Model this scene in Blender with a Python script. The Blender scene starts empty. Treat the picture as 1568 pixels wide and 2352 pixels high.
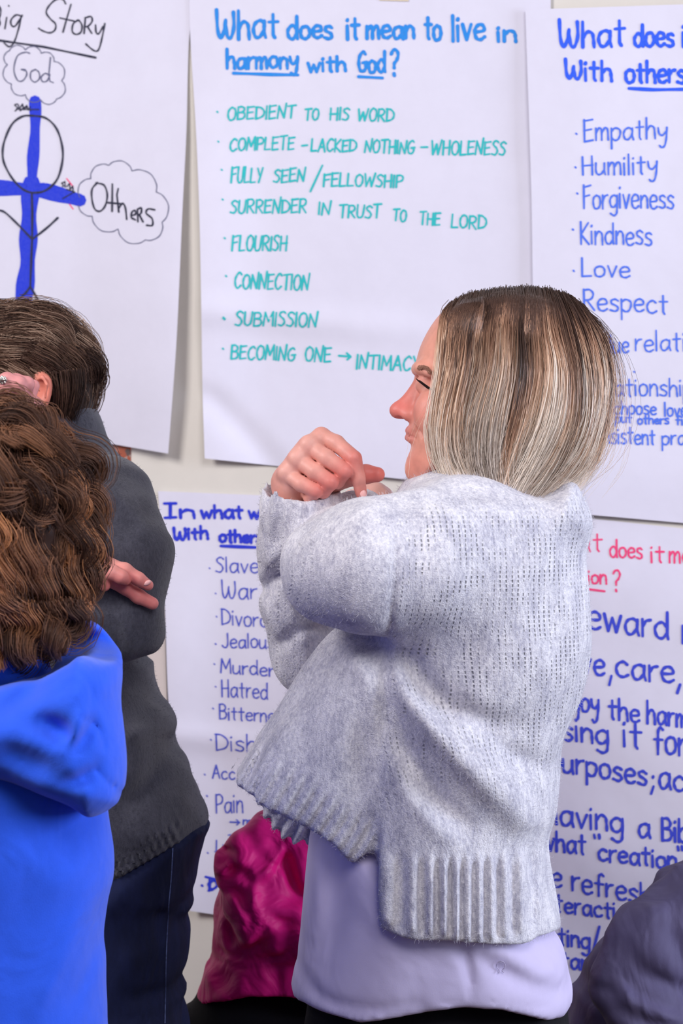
import bpy, math, random
import numpy as np
from mathutils import Vector

random.seed(7)
rng = np.random.default_rng(7)
SC = bpy.context.scene
COL = SC.collection

# ------------------------------------------------------------------ camera
FPX = 70.0 / 24.0 * 1568.0          # focal length in pixels
CAMZ = 1.38
cd = bpy.data.cameras.new('camera')
cam = bpy.data.objects.new('camera', cd)
COL.objects.link(cam)
cam.location = (0, 0, CAMZ)
cam.rotation_euler = (math.pi / 2, 0, 0)
cd.sensor_fit = 'HORIZONTAL'
cd.sensor_width = 24.0
cd.lens = 70.0
cd.clip_start = 0.05
cd.dof.use_dof = True
cd.dof.focus_distance = 2.40
cd.dof.aperture_fstop = 9.0
SC.camera = cam

# ------------------------------------------------------------------ light
SC.view_settings.view_transform = 'Standard'
SC.view_settings.look = 'None'
SC.view_settings.exposure = -0.17
SC.view_settings.gamma = 1.0
wd = bpy.data.worlds.new('world')
SC.world = wd
wd.use_nodes = True
wd.node_tree.nodes['Background'].inputs['Color'].default_value = (0.80, 0.79, 1.0, 1)
wd.node_tree.nodes['Background'].inputs['Strength'].default_value = 0.17


def area(name, loc, target, sx, sy, power, color):
    l = bpy.data.lights.new(name, 'AREA')
    l.shape = 'RECTANGLE'
    l.size = sx
    l.size_y = sy
    l.energy = power
    l.color = color
    o = bpy.data.objects.new(name, l)
    o.location = loc
    d = Vector(target) - Vector(loc)
    o.rotation_euler = d.to_track_quat('-Z', 'Y').to_euler()
    COL.objects.link(o)
    return o


# daylight from a tall window on the right, and ceiling light panels above on the left
area('window_daylight', (3.2, 1.5, 1.75), (0.1, 2.6, 1.3), 1.5, 1.7, 104, (0.72, 0.80, 1.0))
area('ceiling_panel_light', (-1.9, 1.3, 2.65), (-0.1, 3.2, 1.5), 1.0, 1.0, 58, (1.0, 0.96, 0.97))
area('ceiling_panel_light', (0.7, 0.3, 2.75), (0.1, 3.0, 1.5), 1.2, 1.2, 42, (0.98, 0.96, 1.0))


# ------------------------------------------------------------------ helpers
def lin(r, g, b):
    f = lambda c: (c / 255 / 12.92) if c / 255 <= 0.04045 else ((c / 255 + 0.055) / 1.055) ** 2.4
    return (f(r), f(g), f(b), 1.0)


def tag(o, label=None, cat=None, group=None, kind=None):
    if label: o['label'] = label
    if cat: o['category'] = cat
    if group: o['group'] = group
    if kind: o['kind'] = kind
    return o


def mesh_np(name, V, faces, mat=None, origin=(0, 0, 0), parent=None, smooth=True, cols=None):
    """faces: list of int arrays (n,k)"""
    V = np.asarray(V, dtype=np.float32) - np.asarray(origin, dtype=np.float32)
    me = bpy.data.meshes.new(name)
    if not isinstance(faces, (list, tuple)):
        faces = [faces]
    faces = [np.asarray(f, dtype=np.int32) for f in faces if len(f)]
    nl = sum(f.size for f in faces)
    nf = sum(len(f) for f in faces)
    me.vertices.add(len(V))
    me.vertices.foreach_set('co', V.ravel())
    me.loops.add(nl)
    me.polygons.add(nf)
    me.loops.foreach_set('vertex_index', np.concatenate([f.ravel() for f in faces]))
    tot = np.concatenate([np.full(len(f), f.shape[1], dtype=np.int32) for f in faces])
    start = np.concatenate([[0], np.cumsum(tot)[:-1]]).astype(np.int32)
    me.polygons.foreach_set('loop_start', start)
    me.polygons.foreach_set('use_smooth', np.full(nf, smooth, dtype=bool))
    me.update(calc_edges=True)
    me.validate()
    if cols is not None:
        a = me.color_attributes.new('Col', 'FLOAT_COLOR', 'POINT')
        c = np.ones((len(V), 4), dtype=np.float32)
        c[:, :3] = cols
        a.data.foreach_set('color', c.ravel())
    o = bpy.data.objects.new(name, me)
    COL.objects.link(o)
    if parent is not None:
        o.parent = parent
    else:
        o.location = origin
    if mat: me.materials.append(mat)
    return o


def nodes(name):
    m = bpy.data.materials.new(name)
    m.use_nodes = True
    nt = m.node_tree
    return m, nt, nt.nodes['Principled BSDF']


def N(nt, kind, **kw):
    n = nt.nodes.new(kind)
    for k, v in kw.items():
        if k in n.inputs: n.inputs[k].default_value = v
        else: setattr(n, k, v)
    return n


def simple_mat(name, col, rough=0.8, noise=0.0, scale=60, bump=0.0, bscale=300, sheen=0.0, col2=None, stretch=None, wrinkle=0.0, wscale=11.0):
    m, nt, b = nodes(name)
    b.inputs['Roughness'].default_value = rough
    b.inputs['Specular IOR Level'].default_value = 0.25
    b.inputs['Base Color'].default_value = col
    if sheen: 
        b.inputs['Sheen Weight'].default_value = sheen
        b.inputs['Sheen Roughness'].default_value = 0.5
    tc = N(nt, 'ShaderNodeTexCoord')
    src = tc.outputs['Object']
    if stretch:
        mp = N(nt, 'ShaderNodeMapping')
        mp.inputs['Scale'].default_value = stretch
        nt.links.new(src, mp.inputs['Vector'])
        src = mp.outputs['Vector']
    if noise or col2:
        n = N(nt, 'ShaderNodeTexNoise', Scale=scale, Detail=5.0, Roughness=0.65)
        nt.links.new(src, n.inputs['Vector'])
        mx = N(nt, 'ShaderNodeMix', data_type='RGBA')
        c2 = col2 or tuple(min(1, c * (1 - noise)) for c in col[:3]) + (1,)
        mx.inputs[6].default_value = col
        mx.inputs[7].default_value = c2
        rp = N(nt, 'ShaderNodeMapRange')
        rp.inputs['From Min'].default_value = 0.35
        rp.inputs['From Max'].default_value = 0.65
        nt.links.new(n.outputs['Fac'], rp.inputs['Value'])
        nt.links.new(rp.outputs['Result'], mx.inputs[0])
        nt.links.new(mx.outputs[2], b.inputs['Base Color'])
    if bump:
        n2 = N(nt, 'ShaderNodeTexNoise', Scale=bscale, Detail=3.0)
        nt.links.new(src, n2.inputs['Vector'])
        bp = N(nt, 'ShaderNodeBump', Strength=bump, Distance=0.002)
        nt.links.new(n2.outputs['Fac'], bp.inputs['Height'])
        if wrinkle:
            n3 = N(nt, 'ShaderNodeTexNoise', Scale=wscale, Detail=2.5, Roughness=0.45, Distortion=1.2)
            nt.links.new(src, n3.inputs['Vector'])
            bp2 = N(nt, 'ShaderNodeBump', Strength=wrinkle, Distance=0.03)
            nt.links.new(n3.outputs['Fac'], bp2.inputs['Height'])
            nt.links.new(bp2.outputs['Normal'], bp.inputs['Normal'])
        nt.links.new(bp.outputs['Normal'], b.inputs['Normal'])
    return m


def col_mat(name, rough=0.5, spec=0.3, sss=0.0, bump=0.0, bscale=400, aniso=False, noise=0.0):
    """material whose colour is the thing's own colour stored per vertex"""
    m, nt, b = nodes(name)
    a = N(nt, 'ShaderNodeVertexColor', layer_name='Col')
    out = a.outputs['Color']
    if noise:
        tc = N(nt, 'ShaderNodeTexCoord')
        n = N(nt, 'ShaderNodeTexNoise', Scale=90.0, Detail=5.0)
        nt.links.new(tc.outputs['Object'], n.inputs['Vector'])
        mr = N(nt, 'ShaderNodeMapRange')
        mr.inputs['From Min'].default_value = 0.3
        mr.inputs['From Max'].default_value = 0.7
        mr.inputs['To Min'].default_value = 1 - noise
        mr.inputs['To Max'].default_value = 1 + noise
        nt.links.new(n.outputs['Fac'], mr.inputs['Value'])
        mx = N(nt, 'ShaderNodeMix', data_type='RGBA', blend_type='MULTIPLY')
        mx.inputs[0].default_value = 1.0
        nt.links.new(out, mx.inputs[6])
        nt.links.new(mr.outputs['Result'], mx.inputs[7])
        out = mx.outputs[2]
    nt.links.new(out, b.inputs['Base Color'])
    b.inputs['Roughness'].default_value = rough
    b.inputs['Specular IOR Level'].default_value = spec
    if sss:
        b.inputs['Subsurface Weight'].default_value = sss
        b.inputs['Subsurface Radius'].default_value = (0.006, 0.0025, 0.0015)
        b.inputs['Subsurface Scale'].default_value = 1.0
    if bump:
        tc2 = N(nt, 'ShaderNodeTexCoord')
        n2 = N(nt, 'ShaderNodeTexNoise', Scale=bscale, Detail=4.0)
        nt.links.new(tc2.outputs['Object'], n2.inputs['Vector'])
        bp = N(nt, 'ShaderNodeBump', Strength=bump, Distance=0.001)
        nt.links.new(n2.outputs['Fac'], bp.inputs['Height'])
        nt.links.new(bp.outputs['Normal'], b.inputs['Normal'])
    return m


def hair_mat(name, rough, spec, through):
    """fibres coloured along their length that also let some light through"""
    m = col_mat(name, rough=rough, spec=spec)
    nt = m.node_tree
    b = nt.nodes['Principled BSDF']
    out = nt.nodes['Material Output']
    a = N(nt, 'ShaderNodeVertexColor', layer_name='Col')
    t = N(nt, 'ShaderNodeBsdfTranslucent')
    nt.links.new(a.outputs['Color'], t.inputs['Color'])
    mx = N(nt, 'ShaderNodeMixShader')
    mx.inputs['Fac'].default_value = through
    nt.links.new(b.outputs['BSDF'], mx.inputs[1])
    nt.links.new(t.outputs['BSDF'], mx.inputs[2])
    nt.links.new(mx.outputs['Shader'], out.inputs['Surface'])
    return m


def catmull(P, n=8):
    P = np.asarray(P, dtype=float)
    if len(P) < 3:
        return P
    Q = np.vstack([2 * P[0] - P[1], P, 2 * P[-1] - P[-2]])
    out = []
    for i in range(1, len(Q) - 2):
        p0, p1, p2, p3 = Q[i - 1], Q[i], Q[i + 1], Q[i + 2]
        for t in np.linspace(0, 1, n, endpoint=False):
            out.append(0.5 * ((2 * p1) + (-p0 + p2) * t + (2 * p0 - 5 * p1 + 4 * p2 - p3) * t * t
                              + (-p0 + 3 * p1 - 3 * p2 + p3) * t ** 3))
    out.append(P[-1])
    return np.array(out)


# ---- implicit surfaces: smooth blends of round cones, ellipsoids and inflated outlines
def smin(a, b, k):
    if k <= 0: return np.minimum(a, b)
    h = np.clip(0.5 + 0.5 * (b - a) / k, 0, 1)
    return b * (1 - h) + a * h - k * h * (1 - h)


def polydist(px, pz, poly, closed=True):
    """signed distance (negative inside) from 2-D points to a polygon"""
    d = np.full(np.broadcast(px, pz).shape, 1e9, dtype=np.float32)
    ins = np.zeros(d.shape, dtype=bool)
    n = len(poly)
    for i in range(n if closed else n - 1):
        ax, az = poly[i]
        bx, bz = poly[(i + 1) % n]
        ex, ez = bx - ax, bz - az
        L = ex * ex + ez * ez + 1e-12
        t = np.clip(((px - ax) * ex + (pz - az) * ez) / L, 0, 1)
        d = np.minimum(d, (px - ax - t * ex) ** 2 + (pz - az - t * ez) ** 2)
        if closed:
            c = (az > pz) != (bz > pz)
            xi = ax + (pz - az) * ex / (ez if abs(ez) > 1e-9 else 1e-9)
            ins ^= c & (px < xi)
    d = np.sqrt(d)
    return np.where(ins, -d, d) if closed else d


class Fig:
    """a figure standing at distance D0; P() turns a measured point plus depth offset into metres"""
    def __init__(s, D0):
        s.D0 = D0

    def P(s, px, py, b=0.0):
        D = s.D0 + b
        return np.array([(px - 784.0) / FPX * D, D, CAMZ - (py - 1176.0) / FPX * D])

    def m(s, px):
        return px / FPX * s.D0


class Grid:
    def __init__(s, fig, lo, hi, h):
        s.f = fig
        s.h = h
        s.fb = 0.0                      # depth of the near surface where folds lie
        s.lo = np.array(lo, dtype=np.float32)
        n = np.ceil((np.array(hi) - np.array(lo)) / h).astype(int) + 1
        s.n = n
        s.x = (lo[0] + h * np.arange(n[0])).astype(np.float32)
        s.y = (lo[1] + h * np.arange(n[1])).astype(np.float32)
        s.z = (lo[2] + h * np.arange(n[2])).astype(np.float32)
        s.F = np.full(n, 1.0, dtype=np.float32)

    @staticmethod
    def px(fig, x0, y0, x1, y1, b0, b1, h):
        a = fig.P(x0, y1, b0 if x0 < 784 else b1 if False else b0)
        xs = [fig.P(x, y, b) for x in (x0, x1) for y in (y0, y1) for b in (b0, b1)]
        lo = np.min(xs, axis=0)
        hi = np.max(xs, axis=0)
        return Grid(fig, lo, hi, h)

    def box(s, lo, hi):
        sl = []
        for i in range(3):
            a = int(max(0, math.floor((lo[i] - s.lo[i]) / s.h)))
            b = int(min(s.n[i], math.ceil((hi[i] - s.lo[i]) / s.h) + 1))
            if a >= b: return None
            sl.append(slice(a, b))
        return tuple(sl)

    def comb(s, sl, d, k, sub=False):
        if sub:
            s.F[sl] = -smin(-s.F[sl], d, k)
        else:
            s.F[sl] = smin(s.F[sl], d, k)

    def cone(s, pts, rads, k=0.01, sub=False, flat=None):
        """chain of round cones, pts already in metres"""
        pts = [np.asarray(p, dtype=np.float32) for p in pts]
        A = np.array(pts)
        R = max(rads) + k + 4 * s.h
        sl = s.box(A.min(0) - R, A.max(0) + R)
        if sl is None: return s
        x = s.x[sl[0]][:, None, None]
        y = s.y[sl[1]][None, :, None]
        z = s.z[sl[2]][None, None, :]
        d = None
        for i in range(max(1, len(pts) - 1)):
            a = pts[i]
            b = pts[min(i + 1, len(pts) - 1)]
            e = b - a
            L = float(e @ e) + 1e-12
            t = np.clip(((x - a[0]) * e[0] + (y - a[1]) * e[1] + (z - a[2]) * e[2]) / L, 0, 1)
            r = rads[i] + (rads[min(i + 1, len(pts) - 1)] - rads[i]) * t
            q = np.sqrt((x - a[0] - t * e[0]) ** 2 + (y - a[1] - t * e[1]) ** 2 + (z - a[2] - t * e[2]) ** 2) - r
            d = q if d is None else smin(d, q, min(k, 0.012))
        s.comb(sl, d, k, sub)
        return s

    def limb(s, P3, rads, k=0.01, sub=False):
        return s.cone([s.f.P(*p) for p in P3], rads, k, sub)

    def ell(s, c, r, k=0.01, sub=False, rot=0.0):
        """ellipsoid, centre (px,py,b), radii in metres; rot turns it in the x-z plane"""
        c = s.f.P(*c)
        R = max(r) + k + 4 * s.h
        sl = s.box(c - R, c + R)
        if sl is None: return s
        x = s.x[sl[0]][:, None, None] - c[0]
        y = s.y[sl[1]][None, :, None] - c[1]
        z = s.z[sl[2]][None, None, :] - c[2]
        if rot:
            ca, sa = math.cos(rot), math.sin(rot)
            x, z = x * ca + z * sa, -x * sa + z * ca
        d = (np.sqrt((x / r[0]) ** 2 + (y / r[1]) ** 2 + (z / r[2]) ** 2) - 1) * min(r)
        s.comb(sl, d, k, sub)
        return s

    def inflate(s, poly, b, R, T, k=0.01, sub=False, tilt=(0, 0), smooth=True):
        """outline (px) swollen to half thickness T with edge roundness R about depth offset b;
        tilt = depth change per metre in x and z"""
        if smooth:
            pp = np.vstack([poly, poly[:1]])
            pp = catmull(pp, 4)[:-1]
        else:
            pp = np.asarray(poly, float)
        Q = np.array([s.f.P(p[0], p[1], b) for p in pp])[:, [0, 2]]
        c = s.f.P(np.mean(pp[:, 0]), np.mean(pp[:, 1]), b)
        mar = k + 4 * s.h
        T2 = T + abs(tilt[0]) * np.ptp(Q[:, 0]) + abs(tilt[1]) * np.ptp(Q[:, 1])
        lo = np.array([Q[:, 0].min() - mar, c[1] - T2 - mar, Q[:, 1].min() - mar])
        hi = np.array([Q[:, 0].max() + mar, c[1] + T2 + mar, Q[:, 1].max() + mar])
        sl = s.box(lo, hi)
        if sl is None: return s
        x = s.x[sl[0]][:, None]
        z = s.z[sl[2]][None, :]
        w = -polydist(x, z, Q)
        q = np.maximum(0, R - w) / R
        yc = c[1] + tilt[0] * (x - c[0]) + tilt[1] * (z - c[2])
        y = s.y[sl[1]][None, :, None]
        d = (np.sqrt((q ** 2)[:, None, :] + ((y - yc[:, None, :]) / T) ** 2) - 1) * min(R, T)
        s.comb(sl, d, k, sub)
        return s

    def cut(s, poly, b0, b1, k=0.004, b=0.0):
        """cut away everything inside an outline, for depth offsets b0..b1"""
        Q = np.array([s.f.P(p[0], p[1], p[2] if len(p) > 2 else b) for p in poly])[:, [0, 2]]
        d2 = polydist(s.x[:, None], s.z[None, :], Q)
        y = s.y - s.f.D0
        d = np.maximum(d2[:, None, :], np.maximum(b0 - y, y - b1)[None, :, None])
        s.F = -smin(-s.F, d.astype(np.float32), k)
        return s

    def fold(s, pts, width, amp, b=None, ymax=None, taper=True):
        """crease (amp>0) or ridge (amp<0) running along px points, on the camera side"""
        b = s.fb if b is None else b
        pp = catmull(np.array(pts, float), 5)
        Q = np.array([s.f.P(p[0], p[1], b) for p in pp])[:, [0, 2]]
        w = s.f.m(width)
        mar = 2.5 * w
        sl = s.box([Q[:, 0].min() - mar, -9, Q[:, 1].min() - mar], [Q[:, 0].max() + mar, 99 if ymax is None else ymax, Q[:, 1].max() + mar])
        if sl is None: return s
        x = s.x[sl[0]][:, None]
        z = s.z[sl[2]][None, :]
        d = np.full((x.shape[0], z.shape[1]), 1e9, dtype=np.float32)
        amp2 = np.zeros_like(d)
        n = len(Q)
        for i in range(n - 1):
            e = Q[i + 1] - Q[i]
            L = e @ e + 1e-12
            t = np.clip(((x - Q[i, 0]) * e[0] + (z - Q[i, 1]) * e[1]) / L, 0, 1)
            dd = (x - Q[i, 0] - t * e[0]) ** 2 + (z - Q[i, 1] - t * e[1]) ** 2
            f = (i + t) / (n - 1)
            m = dd < d
            d = np.where(m, dd, d)
            amp2 = np.where(m, np.sin(np.pi * (0.12 + 0.76 * f)) if taper else 1.0, amp2)
        g = (amp * amp2 * np.exp(-d / (w * w))).astype(np.float32)
        s.F[sl] += g[:, None, :]
        return s

    def disp(s, fn, b=None):
        """add fn(px,py) metres (px grid evaluated at the figure's own distance)"""
        D = s.f.D0 + (s.fb if b is None else b)
        PX = s.x[:, None] * FPX / D + 784
        PY = (CAMZ - s.z[None, :]) * FPX / D + 1176
        g = fn(PX, PY).astype(np.float32)
        s.F += g[:, None, :]
        return s

    def noise(s, amp, scale, seed=0):
        r = np.random.default_rng(seed)
        x = s.x[:, None, None]; y = s.y[None, :, None]; z = s.z[None, None, :]
        for i in range(5):
            k = r.normal(size=3); k /= np.linalg.norm(k)
            k *= 2 * math.pi / (scale * r.uniform(0.7, 1.5))
            s.F += (amp / 2.2 * np.sin(k[0] * x + k[1] * y + k[2] * z + r.uniform(0, 6.28))).astype(np.float32)
        return s

    def mesh(s, it=2):
        F = s.F
        F[0], F[-1], F[:, 0], F[:, -1], F[:, :, 0], F[:, :, -1] = [np.maximum(a, 1e-3) for a in
            (F[0], F[-1], F[:, 0], F[:, -1], F[:, :, 0], F[:, :, -1])]
        S = F < 0
        c = np.zeros(np.array(F.shape) - 1, dtype=np.uint8)
        for i in (0, 1):
            for j in (0, 1):
                for k in (0, 1):
                    c += S[i:S.shape[0] - 1 + i, j:S.shape[1] - 1 + j, k:S.shape[2] - 1 + k]
        act = (c > 0) & (c < 8)
        I = np.argwhere(act)
        idx = np.full(c.shape, -1, dtype=np.int32)
        idx[act] = np.arange(len(I), dtype=np.int32)
        pos = np.zeros((len(I), 3)); cnt = np.zeros(len(I))
        corners = [(0, 0, 0), (1, 0, 0), (0, 1, 0), (1, 1, 0), (0, 0, 1), (1, 0, 1), (0, 1, 1), (1, 1, 1)]
        for a in range(8):
            for ax in range(3):
                ca = np.array(corners[a])
                if ca[ax]: continue
                cb = ca.copy(); cb[ax] = 1
                fa = F[tuple((I + ca).T)]; fb = F[tuple((I + cb).T)]
                m = (fa < 0) != (fb < 0)
                t = np.where(m, fa / np.where(m, fa - fb, 1), 0)
                p = ca + (cb - ca) * t[:, None]
                pos += p * m[:, None]; cnt += m
        V = s.lo + s.h * (I + pos / np.maximum(cnt, 1)[:, None])
        faces = []
        for ax in range(3):
            u, v = [(1, 2), (2, 0), (0, 1)][ax]
            sh = list(F.shape)
            a = [slice(None)] * 3; b = [slice(None)] * 3
            a[ax] = slice(0, -1); b[ax] = slice(1, None)
            ch = S[tuple(a)] != S[tuple(b)]
            E = np.argwhere(ch)
            ok = (E[:, u] > 0) & (E[:, v] > 0) & (E[:, u] < sh[u] - 1) & (E[:, v] < sh[v] - 1)
            E = E[ok]
            du = np.zeros(3, int); du[u] = 1
            dv = np.zeros(3, int); dv[v] = 1
            q = np.stack([idx[tuple((E - du - dv).T)], idx[tuple((E - dv).T)], idx[tuple(E.T)], idx[tuple((E - du).T)]], axis=1)
            ins = S[tuple(E.T)]
            q[~ins] = q[~ins][:, ::-1]
            faces.append(q)
        Q = np.concatenate(faces)
        V = lap(V, Q, it)
        return V.astype(np.float32), Q


def twin(G):
    t = Grid.__new__(Grid)
    t.f, t.h, t.lo, t.n, t.x, t.y, t.z = G.f, G.h, G.lo, G.n, G.x, G.y, G.z
    t.fb = G.fb
    t.F = np.full(G.n, 1.0, dtype=np.float32)
    return t


def lap(V, Q, it, f=0.5):
    if it <= 0: return V
    e = np.concatenate([Q[:, [0, 1]], Q[:, [1, 2]], Q[:, [2, 3]], Q[:, [3, 0]]])
    n = len(V)
    deg = np.bincount(e[:, 0], minlength=n) + np.bincount(e[:, 1], minlength=n)
    for i in range(it):
        A = np.zeros_like(V)
        for c in range(3):
            A[:, c] = np.bincount(e[:, 0], V[e[:, 1], c], n) + np.bincount(e[:, 1], V[e[:, 0], c], n)
        A /= np.maximum(deg, 1)[:, None]
        V = V + f * (A - V)
    return V


def join(*ms):
    V, Q, o = [], [], 0
    for v, q in ms:
        V.append(v); Q.append(q + o); o += len(v)
    return np.vstack(V), np.vstack(Q)


def on_surface(V, f, pts, lift=0.0008, rad=14):
    """points on the near side of a built surface"""
    out = []
    px_ = V[:, 0] / V[:, 1] * FPX + 784
    py_ = (CAMZ - V[:, 2]) / V[:, 1] * FPX + 1176
    for x, y in pts:
        d = (px_ - x) ** 2 + (py_ - y) ** 2
        k = np.where(d < rad ** 2)[0]
        if not len(k): k = np.array([d.argmin()])
        D = V[k, 1].min() - lift
        out.append(f.P(x, y, D - f.D0))
    return np.array(out)


def strands(P, r0, r1, cols):
    """P (n,k,3) strand points -> one mesh of thin tapered three-sided fibres"""
    n, K, _ = P.shape
    T = np.gradient(P, axis=1)
    T /= np.linalg.norm(T, axis=2, keepdims=True) + 1e-9
    ref = np.array([0.31, -0.9, 0.27])
    A = np.cross(T, ref); A /= np.linalg.norm(A, axis=2, keepdims=True) + 1e-9
    B = np.cross(T, A)
    t = np.linspace(0, 1, K)[None, :, None]
    rad = r0 + (r1 - r0) * t
    ring = []
    for j in range(3):
        an = 2 * math.pi * j / 3
        ring.append(P + rad * (A * math.cos(an) + B * math.sin(an)))
    V = np.stack(ring, axis=2)                      # n,K,3,3
    base = np.arange(n * K * 3).reshape(n, K, 3)
    q = []
    for j in range(3):
        j2 = (j + 1) % 3
        q.append(np.stack([base[:, :-1, j], base[:, :-1, j2], base[:, 1:, j2], base[:, 1:, j]], axis=-1).reshape(-1, 4))
    C = np.repeat(cols[:, :, None, :], 3, axis=2)
    return V.reshape(-1, 3), np.concatenate(q), C.reshape(-1, 3)


def resample(P, K):
    P = catmull(P, 10)
    d = np.concatenate([[0], np.cumsum(np.linalg.norm(np.diff(P, axis=0), axis=1))])
    t = np.linspace(0, d[-1], K)
    return np.stack([np.interp(t, d, P[:, i]) for i in range(P.shape[1])], axis=1)
# ------------------------------------------------------------------ the setting
WSL = -0.30                          # the papered wall runs slightly towards us on the right
WN = np.array([WSL, -1.0, 0.0]) / math.hypot(WSL, 1.0)      # wall normal, into the room


def wallpt(px, py, h=0.0):
    dx = (px - 784.0) / FPX
    dz = -(py - 1176.0) / FPX
    hh = h * math.hypot(WSL, 1.0)
    t = (3.5 - hh) / (1 - WSL * dx)
    return np.array([dx * t, t, CAMZ + dz * t])


M_wall = simple_mat('painted_wall', lin(232, 226, 216), 0.75, noise=0.04, scale=8, bump=0.08, bscale=220)
M_floor = simple_mat('carpet', lin(96, 76, 66), 0.95, noise=0.3, scale=200, bump=0.4, bscale=500)


def slab(name, pts, thick, mat):
    """extruded quad: pts front face, pushed back along -normal"""
    P = np.array(pts)
    n = np.cross(P[1] - P[0], P[2] - P[0]); n /= np.linalg.norm(n)
    V = np.vstack([P, P - n * thick])
    f = np.array([[0, 1, 2, 3], [7, 6, 5, 4], [0, 4, 5, 1], [1, 5, 6, 2], [2, 6, 7, 3], [3, 7, 4, 0]])
    return mesh_np(name, V, f, mat, smooth=False)


def wy(x): return 3.5 + WSL * x


tag(slab('wall_back', [(-3.2, wy(-3.2), 0), (3.0, wy(3.0), 0), (3.0, wy(3.0), 2.75), (-3.2, wy(-3.2), 2.75)], 0.12, M_wall), kind='structure')
tag(slab('floor', [(-3.2, -1.5, 0), (3.0, -1.5, 0), (3.0, wy(3.0), 0), (-3.2, wy(-3.2), 0)], 0.1, M_floor), kind='structure')

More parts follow.
